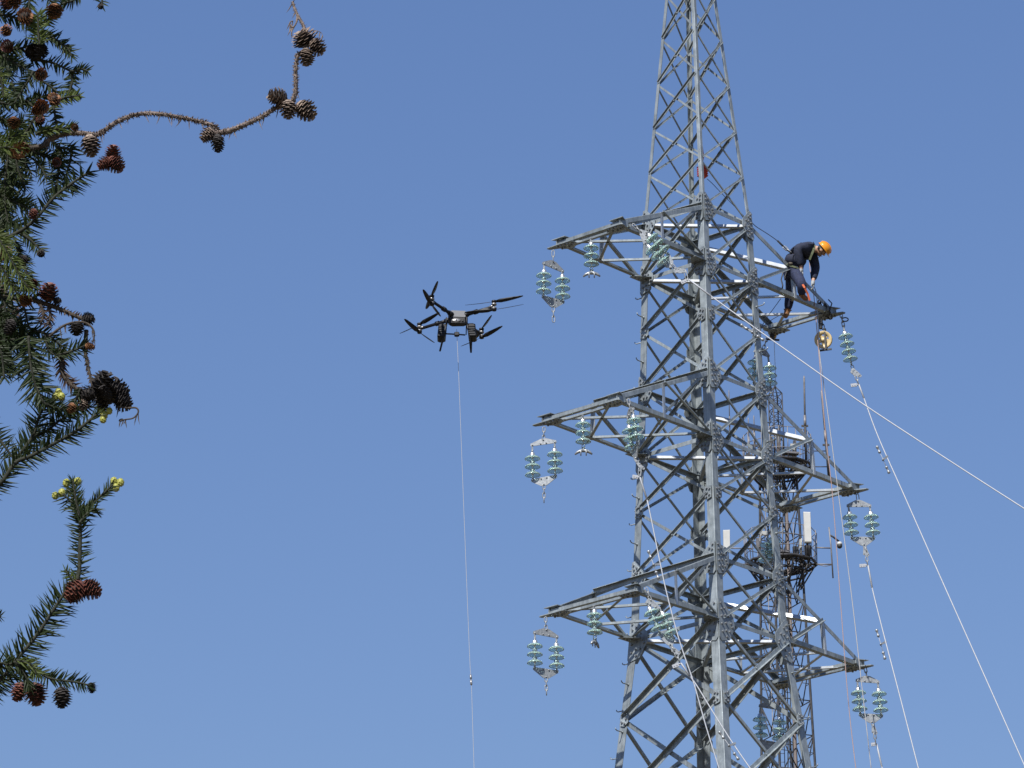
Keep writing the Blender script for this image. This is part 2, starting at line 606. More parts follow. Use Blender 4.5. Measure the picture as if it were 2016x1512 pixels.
def links(mb, p, q, r=0.009):
    """a short chain of alternating oval links from p to q"""
    L = (q - p).length
    d = (q - p).normalized()
    u, v = perp(d)
    n = max(1, round(L / 0.085))
    for i in range(n):
        a, b = p + d * (L * i / n - 0.012), p + d * (L * (i + 1) / n + 0.012)
        s_ = (u if i % 2 else v) * 0.022
        mid = [a + s_ * 0.4, a + s_ + d * 0.018, b + s_ - d * 0.018, b + s_ * 0.4, b - s_ * 0.4, b - s_ - d * 0.018, a - s_ + d * 0.018, a - s_ * 0.4, a + s_ * 0.4]
        mb.tube(mid, r, 6)


def yoke(root, apex, e1, e2, tri=True):
    mb = MB()
    ax = (e2 - e1).normalized()
    c = (e1 + e2) / 2
    h = apex - c
    n = ax.cross(h).normalized() if h.length > 1e-4 else perp(ax)[0]
    hh = n.cross(ax).normalized()
    if hh.dot(h) < 0: hh = -hh
    k = 0.022
    mb.plate([e1 - ax * 0.03 - hh * k, e2 + ax * 0.03 - hh * k, e2 + ax * 0.03 + hh * k, apex + ax * 0.05 + hh * 0.02, apex - ax * 0.05 + hh * 0.02, e1 - ax * 0.03 + hh * k], n, 0.016)
    for p in (e1, e2, apex, c + ax * 0.05, c - ax * 0.05):
        mb.cyl(p - n * 0.022, p + n * 0.022, 0.013, 0.013, 8)
    mb.build("yoke_plate", M['fit'], root)


def clevis(root, p, q):
    mb = MB()
    d = (q - p).normalized()
    u, v = perp(d)
    L = (q - p).length
    for s_ in (-1, 1):
        mb.bar(p + u * (0.018 * s_), p + u * (0.014 * s_) + d * L * 0.7, 0.008, 0.03, u)
    mb.cyl(p + d * 0.012 - u * 0.04, p + d * 0.012 + u * 0.04, 0.009)
    mb.cyl(p + d * L * 0.6, q, 0.020, 0.014, 8)
    mb.build("clevis", M['fit'], root)


def pair_set(label, cat_group, y, attach, yk, e1, e2, s1, s2, b1, b2, apex, tail, n=3, hook=True):
    """two strings between yoke plates; all positions are photo pixels at depth y (or with own depth offset as third value)"""
    P = lambda t: at(t[0], t[1], y + (t[2] if len(t) > 2 else 0))
    root = thing("insulator_set", P(attach), label, "insulator", cat_group)
    mb = MB()
    links(mb, P(attach), P(yk))
    mb.build("shackle", M['fit'], root)
    yoke(root, P(yk), P(e1), P(e2))
    ends = []
    for e, s, b in ((e1, s1, b1), (e2, s2, b2)):
        d = (P(b) - P(s)).normalized()
        clevis(root, P(e), P(s))
        p = add_string(root, P(s), d, n)
        clevis(root, p, p + d * 0.05)
        ends.append(p + d * 0.05)
    yoke(root, P(apex), ends[0], ends[1])
    if hook:
        mb = MB()
        links(mb, P(apex), P(tail))
        mb.build("hook", M['fit'], root)
    return root


G_T, G_J = "glass insulator pairs on the cross arms", "single jumper insulators under the left arms"
yB = [ARM[(-1, k)]['B'].y for k in (1, 2, 3)]
yA = [ARM[(-1, k)]['A'].y for k in (1, 2, 3)]
yM = [ARM[(-1, k)]['M'].y for k in (1, 2, 3)]
yT = [ARM[(1, k)]['B'].y for k in (1, 2, 3)]
yQ = [ARM[(1, k)]['A'].y for k in (1, 2, 3)]
# loose pairs hanging from the left arm tips
pair_set("loose pair of green glass insulators hanging from the left tip of the top cross arm", G_T, yB[0], (1089, 494), (1089, 516), (1071, 519, -.08), (1107, 534, .08), (1071, 532, -.08), (1107, 542, .08), (1070, 580, -.08), (1108, 590, .08), (1089, 603), (1090, 633))
pair_set("loose pair of green glass insulators hanging from the left tip of the middle cross arm", G_T, yB[1], (1071, 842), (1070, 866), (1048, 876, .05), (1092, 870, -.05), (1048, 892, .05), (1092, 884, -.05), (1049, 940, .05), (1093, 932, -.05), (1071, 954), (1071, 988))
pair_set("loose pair of green glass insulators hanging from the left tip of the bottom cross arm", G_T, yB[2], (1074, 1216), (1075, 1240), (1053, 1246, -.06), (1096, 1254, .06), (1053, 1261, -.06), (1095, 1267, .06), (1053, 1310, -.06), (1096, 1316, .06), (1075, 1333), (1076, 1367))
# strained pairs at the inner corner of the left arms, carrying conductors towards the viewer
pair_set("glass insulator pair slanting right from the top left arm, carrying a conductor", G_T, yA[0] - .1, (1246, 442), (1262, 457), (1272, 458), (1270, 478), (1276, 462), (1275, 484), (1312, 498), (1310, 521), (1323, 521), (1330, 529))
pair_set("overlapping glass insulator pair under the middle left arm, carrying a slack conductor", G_T, yA[1] - .1, (1237, 786), (1240, 806), (1247, 806, -.1), (1236, 822, .1), (1247, 818, -.1), (1238, 838, .1), (1254, 868, -.1), (1245, 890, .1), (1252, 902), (1255, 910))
pair_set("glass insulator pair slanting right under the bottom left arm, carrying a conductor", G_T, yA[2] - .1, (1272, 1158), (1281, 1182), (1274, 1187), (1297, 1198), (1278, 1196), (1303, 1205), (1298, 1244), (1324, 1252), (1319, 1269), (1328, 1282))
# right arms
pair_set("hanging glass insulator pair below the right tip of the middle arm, carrying a conductor", G_T, yT[1], (1688, 974), (1689.5, 987), (1670, 996), (1712, 996), (1672, 1008), (1714, 1008), (1677.5, 1058), (1719.5, 1058), (1701, 1072), (1706, 1086))
pair_set("hanging glass insulator pair below the right tip of the bottom arm, carrying a conductor", G_T, yT[2], (1703, 1314), (1707, 1333), (1688, 1340), (1728, 1343), (1689, 1354), (1729.5, 1356), (1694, 1406), (1735, 1407), (1716.5, 1421), (1722, 1435))
pair_set("glass insulator pair hanging behind the right leg below the small pulley", G_T, yQ[0], (1511, 664), (1502, 688), (1487, 692), (1512, 701), (1486, 704, 0), (1514, 715), (1485, 752), (1517, 763), (1500, 774), (1495, 785))
pair_set("glass insulator pair hanging behind the right leg at the middle arm", G_T, yQ[1], (1538, 1020), (1528, 1036), (1512, 1050), (1526, 1044), (1511, 1064), (1525, 1054), (1505, 1112), (1520, 1102), (1508, 1124), (1505, 1135))
pair_set("glass insulator pair hanging behind the right leg near the bottom of the photo", G_T, yQ[2], (1518, 1366), (1516, 1382), (1497, 1390), (1535, 1396), (1496, 1406), (1535, 1412), (1498, 1454), (1534, 1460), (1516, 1476), (1515, 1488))
# single string at the right tip of the top arm
root = thing("insulator_set", at(1655, 618, yT[0]), "single slanting string of four glass insulators at the right tip of the top arm", "insulator", G_T)
mb = MB()
links(mb, at(1655, 616, yT[0]), at(1661, 643, yT[0]))
mb.build("shackle", M['fit'], root)
p0 = at(1662.5, 653, yT[0])
d = (at(1676, 716, yT[0]) - p0).normalized()
clevis(root, at(1660.5, 641, yT[0]), p0)
p1 = add_string(root, p0, d, 4)
clevis(root, p1, p1 + d * 0.07)
# jumper strings with empty saddle clamps
for k, (tx, ty, sx, sy, rot) in enumerate(((1163, 468, 1163.5, 478, 0), (1147, 818, 1147.5, 826, 0), (1169, 1192, 1170, 1201, 1.1))):
    y = yM[k] - .06
    nm = ("top", "middle", "bottom")[k]
    root = thing("jumper_insulator", at(tx, ty, y), "single three disc glass insulator under the %s left arm with an empty clamp" % nm, "insulator", G_J)
    clevis(root, at(tx, ty, y), at(sx, sy, y))
    p = add_string(root, at(sx, sy, y), V((0, 0, -1)), 3)
    mb = MB()
    links(mb, p - V((0, 0, 0.01)), p - V((0, 0, 0.10)))
    mb.build("shackle", M['fit'], root)
    mb = MB()
    c = p - V((0, 0, 0.11))
    u = V((math.cos(rot), math.sin(rot), 0))
    v = V((-u.y, u.x, 0))
    for s_ in (-1, 1):
        mb.tube([c, c + u * (0.05 * s_) - ZU * 0.015, c + u * (0.10 * s_) - ZU * 0.035, c + u * (0.145 * s_) - ZU * 0.075], [0.03, 0.03, 0.026, 0.014], 8)
        mb.tube([c + u * (0.045 * s_) + v * 0.02, c + u * (0.045 * s_) + v * 0.02 - ZU * 0.09], 0.011, 6)
        mb.tube([c + u * (0.045 * s_) - v * 0.02, c + u * (0.045 * s_) - v * 0.02 - ZU * 0.09], 0.011, 6)
    mb.cyl(c + ZU * 0.05, c - ZU * 0.03, 0.022, 0.03, 8)
    mb.build("saddle_clamp", M['fit'], root)

# ------------------------------------------------------------------ conductors with dead-end clamps
def conductor(label, y0, chain, plate, lug, elbow, sleeve_end, path, y1):
    """chain: pixels from insulators to plate and clamp; path: pixels of the wire, depth runs from y0 to y1"""
    root = thing("conductor", at(*elbow, y0), label, "conductor", "new aluminium conductors strung on the pylon")
    full = [elbow, sleeve_end] + path
    n = len(full)
    L = [0]
    for i in range(1, n): L.append(L[-1] + math.hypot(full[i][0] - full[i - 1][0], full[i][1] - full[i - 1][1]))
    pts = [at(full[i][0], full[i][1], y0 + (y1 - y0) * L[i] / L[-1]) for i in range(n)]
    # smooth the polyline
    sm = []
    for i in range(1, n - 1):
        p, q, r = pts[i], pts[i + 1], pts[min(i + 2, n - 1)]
        o = pts[i - 1]
        for k in range(6):
            t = k / 6
            sm.append(0.5 * ((2 * p) + (q - o) * t + (2 * o - 5 * p + 4 * q - r) * t * t + (3 * p - o - 3 * q + r) * t ** 3))
    sm.append(pts[-1])
    mb = MB()
    mb.tube(sm, 0.0105, 8)
    mb.build("wire", M['alu'], root)
    mb = MB()
    mb.tube([pts[0], pts[0].lerp(pts[1], 0.08), pts[1]], [0.015, 0.016, 0.016], 8)
    mb.build("sleeve", M['alu'], root)
    e, l_ = pts[0], at(*lug, y0)
    mb = MB()
    mb.tube([e, e.lerp(l_, 0.3)], 0.016, 8)
    d = (l_ - e).normalized()
    s_ = V((0, -1, 0)).cross(d).normalized()
    mb.plate([e.lerp(l_, .25) + s_ * .03, l_ + s_ * .03, l_ - s_ * .03, e.lerp(l_, .25) - s_ * .03], V((0, -1, 0.2)), 0.014)
    for t in (.5, .8): mb.hexbolt(e.lerp(l_, t) - V((0, .008, 0)), V((0, -1, 0)), 0.010, 0.006)
    mb.build("jumper_lug", M['alu'], root)
    if plate:
        P = [at(a, b, y0) for a, b in plate]
        mb = MB()
        nrm = (P[1] - P[0]).cross(P[2] - P[0]).normalized()
        mb.plate(P, nrm, 0.014)
        c = sum(P, V((0, 0, 0))) / len(P)
        for p in P: mb.hexbolt(c.lerp(p, 0.62) , nrm if nrm.y < 0 else -nrm, 0.013, 0.014)
        mb.build("adjusting_plate", M['fit'], root)
    mb = MB()
    for a, b in zip(chain, chain[1:]):
        if a and b: links(mb, at(*a, y0), at(*b, y0))
    mb.build("link", M['fit'], root)
    return pts


cA1 = conductor("bright conductor crossing the tower from the top left arm to the right edge", yA[0] - .1, [(1316, 512), (1326, 527), None, (1349, 535), (1352, 548)],
                [(1325, 526), (1333, 527), (1351, 531), (1352, 536), (1347, 538), (1328, 538)], (1341, 557), (1356, 550), (1400, 583), [(1480, 641), (1580, 712), (1700, 796), (1860, 901), (2030, 1010), (2200, 1118)], yA[0] - 5.0)
cA2 = conductor("slack conductor running down across the tower from the middle left arm", yA[1] - .1, [(1254, 902), (1256, 908), None, (1260, 922), (1259, 936)],
                [(1248, 905), (1252, 904), (1259, 912), (1270, 922), (1268, 925), (1259, 922)], (1245, 938), (1260, 940), (1274, 984), [(1300, 1110), (1312, 1165), (1330, 1235), (1345, 1284), (1366, 1345), (1390, 1430), (1418, 1520), (1450, 1620)], yA[1] - 1.2)
cA3 = conductor("slack conductor running down across the tower from the bottom left arm", yA[2] - .1, [(1319, 1269), (1324, 1276), None, (1330, 1286), (1338, 1303)],
                [(1320, 1272), (1328, 1275), (1341, 1285), (1336, 1291), (1322, 1283)], (1324, 1313), (1341, 1306), (1358, 1331), [(1372, 1350), (1405, 1404), (1442, 1462), (1485, 1524), (1540, 1600)], yA[2] - 1.0)
cT1 = conductor("conductor falling to the lower right corner from the right tip of the top arm", yT[0], [(1677, 720), (1680, 727), None, (1685, 740), (1690, 756)],
                [(1676, 727), (1680, 725), (1688, 731), (1697, 740), (1694, 743), (1682, 740), (1674, 733)], (1675, 759), (1691, 757), (1701, 784), [(1729, 860), (1780, 975), (1850, 1133), (1930, 1312), (2016, 1505), (2060, 1604)], yT[0] - 3.5)
cT2 = conductor("conductor falling below the right tip of the middle arm", yT[1], [(1701, 1072), (1704, 1082), None, (1706, 1097), (1708, 1112)],
                [(1700, 1076), (1704, 1074), (1712, 1093), (1709, 1096), (1699, 1092)], (1692, 1114), (1709, 1113), (1717, 1157), [(1735, 1230), (1773, 1376), (1808, 1512), (1840, 1636)], yT[1] - 2.0)
cT3 = conductor("conductor falling below the right tip of the bottom arm", yT[2], [(1716.5, 1421), (1719, 1428), None, (1722, 1444), (1724, 1464)],
                [(1716, 1426), (1721, 1425), (1728, 1444), (1723, 1447), (1716, 1442)], (1715, 1466), (1726, 1465), (1736, 1509), [(1750, 1560), (1775, 1640)], yT[2] - 1.0)


def damper(label, c, wa, wb, y):
    C_, A_, B_ = at(*c, y), at(*wa, y - .03), at(*wb, y - .03)
    mid = A_.lerp(B_, 0.5)
    root = thing("vibration_damper", C_, label, "damper", "vibration dampers clamped to the conductors")
    mb = MB()
    mb.bar(C_ + (C_ - mid).normalized() * 0.02, mid, 0.03, 0.035)
    mb.cyl(mid - V((0, .03, 0)), mid + V((0, .03, 0)), 0.018, 0.018, 8)
    mb.build("clamp", M['fit'], root)
    mb = MB()
    mb.tube([A_, mid + V((0, 0, 0.008)), B_], 0.006, 6)
    mb.build("messenger_cable", M['alu'], root)
    d = (B_ - A_).normalized()
    for p, s_, L in ((A_, 1, 0.10), (B_, -1, 0.10)):
        mb = MB()
        mb.lathe([(0.018, 0), (0.026, 0.006), (0.027, 0.035), (0.017, 0.05), (0.015, L), (0.026, L + 0.012), (0.026, L + 0.035), (0.012, L + 0.045)], p - d * s_ * 0.02, d * s_, 10)
        mb.build("damper_weight", M['fit'], root)


def y_on(pts, px):
    """depth of a conductor at a photo column"""
    best = min(((abs((1008 + F_PX * (p - CAM).dot(RIGHT) / (p - CAM).dot(FWD)) - px), p.y) for a, b in zip(pts, pts[1:]) for p in (a.lerp(b, k / 20) for k in range(21))))
    return best[1]


damper("damper on the conductor crossing the tower below the top arm", (1485, 645), (1460, 640), (1502, 669), y_on(cA1, 1485))
damper("damper beside the conductor falling from the top right tip", (1746, 899), (1727, 880), (1750, 930), y_on(cT1, 1746))
damper("damper beside the conductor falling from the middle right tip", (1743, 1264), (1726, 1241), (1742, 1296), y_on(cT2, 1743))
damper("damper beside the slack conductor just above the bottom left arm", (1297, 1111), (1277, 1086), (1296, 1138), y_on(cA2, 1297))
damper("damper on the lowest slack conductor in front of the right rear bracing", (1446, 1464), (1417, 1442), (1453, 1494), y_on(cA3, 1446))
# ------------------------------------------------------------------ pulleys, ropes
M['nylon'] = mat("cream_nylon", (0.50, 0.37, 0.17), 0.45, 0, (0.60, 0.47, 0.26), 12)
M['dark'] = mat("black_painted_steel", (0.025, 0.025, 0.027), 0.5, 0.2, (0.05, 0.05, 0.05), 30)
M['rope_p'] = mat("pink_rope", (0.27, 0.16, 0.13), 0.9, 0, (0.38, 0.29, 0.26), 120)
M['rope_w'] = mat("white_rope", (0.30, 0.295, 0.29), 0.9, 0, (0.42, 0.41, 0.40), 120)


def pulley(label, c, r, y, hang):
    C_ = at(*c, y)
    root = thing("pulley_block", C_, label, "pulley")
    ax = V((-0.22, -0.94, -0.18)).normalized()
    u, v = perp(ax)
    mb = MB()
    mb.lathe([(r, -.03), (r * .86, -.012), (r * .86, .012), (r, .03), (r * .97, .034), (r * .80, .02), (r * .62, .02), (r * .62, -.02), (r * .80, -.02), (r * .97, -.034)], C_, ax, 32)
    # open rim: rebuild as ring without the end caps
    mb.f = [f for f in mb.f if len(f) == 4]
    k = len(mb.f)
    mb.m, mb.sm = mb.m[:k], mb.sm[:k]
    n = 32
    last = len(mb.v) - n
    mb.add([], [])
    for i in range(n):
        j = (i + 1) % n
        mb.f.append([last + i, last + j, j, i]); mb.m.append(0); mb.sm.append(True)
    mb.cyl(C_ - ax * .03, C_ + ax * .03, r * .24, r * .24, 14)
    for q in range(5):
        a = 2 * math.pi * q / 5 + .3
        e = u * math.cos(a) + v * math.sin(a)
        mb.bar(C_ + e * r * .18, C_ + e * r * .70, r * .42, 0.02, e.cross(ax))
    mb.build("wheel", M['nylon'], root)
    mb = MB()
    H = at(*hang, y)
    up = (H - C_).normalized()
    sd = up.cross(ax).normalized()
    for s_ in (-1, 1):
        b = C_ + ax * (.05 * s_) + sd * r * .25
        mb.bar(b + up * r * 1.25, b - up * r * 1.2, 0.03, 0.010, sd)
    mb.cyl(C_ + sd * r * .25 - ax * .06 - up * r * 1.2, C_ + sd * r * .25 + ax * .06 - up * r * 1.2, .014)
    mb.bar(C_ + sd * r * .1 - up * r * 1.22 - sd * .12, C_ + sd * r * .1 - up * r * 1.22 + sd * .12, .03, .03)
    mb.cyl(C_ + sd * r * .25 - ax * .06 + up * r * 1.25, C_ + sd * r * .25 + ax * .06 + up * r * 1.25, .02)
    links(mb, C_ + up * r * 1.25 + sd * r * .1, H)
    mb.bar(H - up * .16 + sd * -.03, H + sd * -.03, .09, .06)
    mb.build("pulley_frame", M['dark'], root)


pulley("large cream pulley wheel hanging under the right tip of the top arm", (1621, 669), 0.16, yT[0] - .30, (1618, 630))
pulley("small cream pulley wheel under the inner corner of the top right arm", (1522, 661), 0.062, yQ[0] - .05, (1524, 648))


def rope(name, label, cat, pix, y0, y1, r, m, group=None):
    pts = []
    n = len(pix)
    for i in range(n):
        pts.append(at(pix[i][0], pix[i][1], y0 + (y1 - y0) * i / (n - 1)))
    sm = []
    for i in range(n - 1):
        o, p, q, s_ = pts[max(i - 1, 0)], pts[i], pts[i + 1], pts[min(i + 2, n - 1)]
        for k in range(5):
            t = k / 5
            sm.append(0.5 * ((2 * p) + (q - o) * t + (2 * o - 5 * p + 4 * q - s_) * t * t + (3 * p - o - 3 * q + s_) * t ** 3))
    sm.append(pts[-1])
    mb = MB()
    mb.tube(sm, r, 6)
    return tag(mb.build(name, m), label, cat, group)


yP = yT[0] - .3
rope("pulling_rope", "pink pulling rope from the worker's hands over the large pulley to the ground", "rope", [(1593, 511), (1596, 540), (1600, 562), (1605, 610), (1609, 660), (1612, 695), (1618, 765), (1626, 860), (1639, 975), (1653, 1160), (1670, 1380), (1687, 1530)], yP, yP - .6, 0.0075, M['rope_p'])
rope("pulling_rope", "pale pulling rope hanging slightly right of the pink rope past the middle right arm", "rope", [(1600, 560), (1607, 577), (1610, 620), (1613, 690), (1623, 765), (1636, 860), (1675, 1160), (1695, 1334), (1717, 1530)], yP + .04, yP - .4, 0.0075, M['rope_w'])
rope("hanging_cord", "thin white cord hanging from the small cream pulley", "cord", [(1524, 668), (1526, 720), (1528, 770), (1530, 800)], yQ[0] - .12, yQ[0] - .12, 0.005, M['rope_w'])
rope("guide_cord", "thin dark cord slanting from the red bag to the right leg", "cord", [(1392, 352), (1403, 362), (1425, 385), (1452, 412), (1476, 438)], 75.2, 75.6, 0.006, M['dark'])
rope("loose_cord", "thin dark cord tied between the right leg and the worker's lower foot", "cord", [(1494, 651), (1506, 640), (1522, 628), (1540, 618)], 75.7, 76.5, 0.006, M['dark'])
rope("loose_cord", "thin dark cord rising from the right leg to the chord under the worker", "cord", [(1497, 648), (1508, 628), (1524, 606), (1537, 588)], 75.7, 76.2, 0.006, M['dark'])
# webbing sling lashed round the tip of the top right arm
slc = at(1624, 604, yT[0] - .05)
mb = MB()
for k in range(5):
    q = slc + V((-.09 + .045 * k, -.02, .05 - .04 * k))
    mb.tube([q + V((.03 * math.sin(t * 2 + k), -.13 * math.cos(t), .11 * math.sin(t) - .02)) for t in [i * math.pi / 6 for i in range(13)]], .013, 6)
mb.tube([slc + V((-.06, -.1, .1)), slc + V((-.13, -.12, .0)), slc + V((-.12, -.1, -.14))], .012, 6)
mb.tube([slc + V((.06, -.1, .1)), slc + V((.12, -.12, .02)), slc + V((.08, -.1, -.1))], .012, 6)
tag(mb.build("webbing_sling", M['dark']), "dark webbing sling lashed round the tip of the top right arm", "sling")
mb = MB()
rc = at(1664, 629, yT[0])
mb.tube([rc + V((.055 * math.cos(t), .01 * math.sin(t), .04 * math.sin(t))) for t in [i * math.pi / 8 for i in range(17)]], .011, 6)
tag(mb.build("steel_ring", M['dark']), "black steel ring hooked at the end of the top right arm", "ring")
# red rope bag hanging inside the tower above the top arm
M['red'] = mat("red_canvas", (0.42, 0.035, 0.02), 0.8, 0, (0.55, 0.07, 0.03), 60)
mb = MB()
c = at(1383, 338, 74.95)
rs = []
prof = [(0.02, .13), (0.055, .11), (0.085, .05), (0.09, -.03), (0.075, -.10), (0.03, -.135)]
mb.lathe(prof, c, ZU, 14)
for k in range(5):
    a = k * 1.25
    mb.tube([c + V((math.cos(t) * .094, math.sin(t) * .094, -.08 + .04 * k + .01 * math.sin(3 * t))) for t in [i * math.pi / 6 for i in range(13)]], 0.009, 5)
bag = mb.build("rope_bag", M['red'])
tag(bag, "red rope bag hanging inside the tower behind the front leg", "bag")
mb = MB()
mb.tube([c + ZU * .13, c + V((.03, .02, .3)), c + V((0, .02, .62))], .008, 5)
mb.build("strap", M['red'], bag)

# ------------------------------------------------------------------ worker
def skin(name, nodes, edges, root, m, parent, sub=2, smooth=True):
    """one continuous tapered surface grown along a skeleton (Skin + Subdivision, applied)"""
    keys = list(nodes)
    o0 = wloc(parent) if parent else V((0, 0, 0))
    me = bpy.data.meshes.new(name)
    me.from_pydata([nodes[k][0] - o0 for k in keys], [(keys.index(a), keys.index(b)) for a, b in edges], [])
    bm = bmesh.new()
    bm.from_mesh(me)
    ly = bm.verts.layers.skin.verify()
    bm.verts.ensure_lookup_table()
    for i, k in enumerate(keys):
        r = nodes[k][1]
        bm.verts[i][ly].radius = r if isinstance(r, tuple) else (r, r)
        bm.verts[i][ly].use_root = (k == root)
    bm.to_mesh(me)
    bm.free()
    tmp = bpy.data.objects.new(name, me)
    COL.objects.link(tmp)
    sk = tmp.modifiers.new("skin", 'SKIN')
    sk.use_smooth_shade = smooth
    ss = tmp.modifiers.new("sub", 'SUBSURF')
    ss.levels = ss.render_levels = sub
    dg = bpy.context.evaluated_depsgraph_get()
    dg.update()
    m2 = bpy.data.meshes.new_from_object(tmp.evaluated_get(dg))
    bpy.data.objects.remove(tmp)
    m2.materials.clear()
    m2.materials.append(m)
    m2.polygons.foreach_set("use_smooth", [smooth] * len(m2.polygons))
    m2.name = name
    o = bpy.data.objects.new(name, m2)
    COL.objects.link(o)
    if parent: o.parent = parent
    return o


M['skin'] = mat("skin", (0.36, 0.20, 0.13), 0.55, 0, (0.40, 0.23, 0.15), 40)
M['navy'] = mat("navy_workwear", (0.006, 0.009, 0.022), 0.85, 0, (0.014, 0.019, 0.044), 22, 5, 0.5)
M['jean'] = mat("blue_work_trousers", (0.007, 0.011, 0.034), 0.85, 0, (0.018, 0.026, 0.066), 22, 5, 0.5)
M['hat'] = mat("orange_hard_hat", (0.62, 0.22, 0.010), 0.28, 0, (0.66, 0.26, 0.012), 8)
M['web'] = mat("harness_webbing", (0.045, 0.055, 0.025), 0.85, 0, (0.08, 0.09, 0.045), 60)
M['glove'] = mat("grey_work_glove", (0.22, 0.23, 0.24), 0.85, 0, (0.32, 0.33, 0.33), 60)
M['boot'] = mat("brown_boot", (0.16, 0.07, 0.025), 0.7, 0, (0.24, 0.11, 0.04), 40)
M['hair'] = mat("black_hair", (0.012, 0.011, 0.010), 0.6)
M['strap_r'] = mat("orange_webbing", (0.50, 0.10, 0.03), 0.8, 0, (0.6, 0.16, 0.06), 60)
YM_ = 76.45
B3 = lambda x, y, d=0.0: at(x, y, YM_ + d)
man = thing("person", B3(1566, 588), "worker in navy workwear and orange hard hat bending over the top right arm", "person")
up_h = (RIGHT * .80 + UP * .60).normalized()        # towards the crown of the head
fr_h = (RIGHT * .60 - UP * .80).normalized()        # the way the face looks
sd_h = up_h.cross(fr_h).normalized()
HC = B3(1618, 493)
J = dict(
    pelvis=(B3(1560, 527), (.085, .085)), belly=(B3(1566, 505), (.085, .09)), chest=(B3(1581, 490), (.09, .10)), yoke_=(B3(1597, 488), (.075, .10)), neck=(B3(1608, 491), .05), skull=(HC, (.085, .085)), crown=(HC + up_h * .07, (.075, .075)),
    sh_n=(B3(1591, 492, -.16), .055), el_n=(B3(1569, 487, -.28), .042), wr_n=(B3(1577, 527, -.20), .034), pa_n=(B3(1578, 534, -.18), (.035, .02)),
    sh_f=(B3(1598, 497, .16), .055), el_f=(B3(1606, 527, .17), .042), wr_f=(B3(1601, 552, .04), .036), pa_f=(B3(1600, 560, .02), (.035, .02)),
    hip_n=(B3(1564, 535, -.10), .065), kn_n=(B3(1579, 560, -.30), .062), an_n=(B3(1578, 583, -.13), .045), to_n=(B3(1591, 590, -.15), .038),
    hip_f=(B3(1559, 538, .10), .065), kn_f=(B3(1556, 578, .18), .062), an_f=(B3(1550, 615, .24), .045), to_f=(B3(1545, 626, .22), .038))
E_ = [('pelvis', 'belly'), ('belly', 'chest'), ('chest', 'yoke_'), ('yoke_', 'neck'), ('neck', 'skull'), ('skull', 'crown'),
      ('chest', 'sh_n'), ('sh_n', 'el_n'), ('el_n', 'wr_n'), ('wr_n', 'pa_n'), ('chest', 'sh_f'), ('sh_f', 'el_f'), ('el_f', 'wr_f'), ('wr_f', 'pa_f'),
      ('pelvis', 'hip_n'), ('hip_n', 'kn_n'), ('kn_n', 'an_n'), ('an_n', 'to_n'), ('pelvis', 'hip_f'), ('hip_f', 'kn_f'), ('kn_f', 'an_f'), ('an_f', 'to_f')]
nodes = dict(J)
edges = list(E_)
# five fingers on each hand, curled round the steel and the rope
for s_, wr, pa, fwd_, crl in (('n', 'wr_n', 'pa_n', (RIGHT * .5 - UP * .85).normalized(), (-UP * .8 - RIGHT * .5).normalized()), ('f', 'wr_f', 'pa_f', (-UP * .95 + RIGHT * .2).normalized(), (-RIGHT * .9 - UP * .3).normalized())):
    P = J[pa][0]
    sdv = fwd_.cross(crl).normalized()
    crl = sdv.cross(fwd_).normalized()
    for q, (off, ln) in enumerate(((-.033, .068), (-.011, .078), (.011, .073), (.032, .058))):
        a, b, c_ = 'f%s%da' % (s_, q), 'f%s%db' % (s_, q), 'f%s%dc' % (s_, q)
        nodes[a] = (P + fwd_ * .035 + sdv * off, .0095)
        nodes[b] = (P + fwd_ * (.035 + ln * .5) + sdv * off * 1.05 + crl * .014, .0085)
        nodes[c_] = (P + fwd_ * (.035 + ln * .72) + sdv * off + crl * .048, .0075)
        edges += [(pa, a), (a, b), (b, c_)]
    nodes['t%sa' % s_] = (P + sdv * -.04 + crl * .012 - fwd_ * .01, .011)
    nodes['t%sb' % s_] = (P + sdv * -.05 + crl * .04 + fwd_ * .03, .009)
    edges += [(pa, 't%sa' % s_), ('t%sa' % s_, 't%sb' % s_)]
# face: jaw, nose, ears as part of the same body surface
nodes['jaw'] = (HC - up_h * .075 + fr_h * .035, (.05, .055))
nodes['chin'] = (HC - up_h * .105 + fr_h * .065, (.028, .03))
edges += [('skull', 'jaw'), ('jaw', 'chin')]
nodes['nose'] = (HC - up_h * .018 + fr_h * .108, .014)
edges += [('skull', 'nose')]
body = skin("body", nodes, edges, 'pelvis', M['skin'], man, 2)
M['eye'] = mat("eye", (0.02, 0.015, 0.01), 0.2)
mb = MB()
for s_ in (-1, 1):
    mb.ball(HC + fr_h * .078 + sd_h * (.032 * s_) + up_h * .008, .012, 8, 6)
mb.build("eyes", M['eye'], man)
mb = MB()
mb.bar(HC - up_h * .062 + fr_h * .086 - sd_h * .025, HC - up_h * .062 + fr_h * .086 + sd_h * .025, .008, .012)
mb.build("lips", mat("lips", (0.30, 0.11, 0.08), .5), man)
mb = MB()
for s_ in (-1, 1):
    e = HC + sd_h * (.088 * s_) - up_h * .01 - fr_h * .01
    mb.lathe([(.006, -.008), (.03, -.004), (.033, .004), (.02, .012), (.006, .012)], e, sd_h * s_, 10)
mb.build("ears", M['skin'], man)
mb = MB()
for k in range(26):
    a = math.pi * (.62 + .76 * k / 25)
    e = HC + (fr_h * math.cos(a) + sd_h * math.sin(a)) * .088
    mb.tube([e + up_h * .05, e * 1.0 + up_h * -.01, e - up_h * .045], [.016, .016, .006], 5)
mb.build("hair", M['hair'], man)
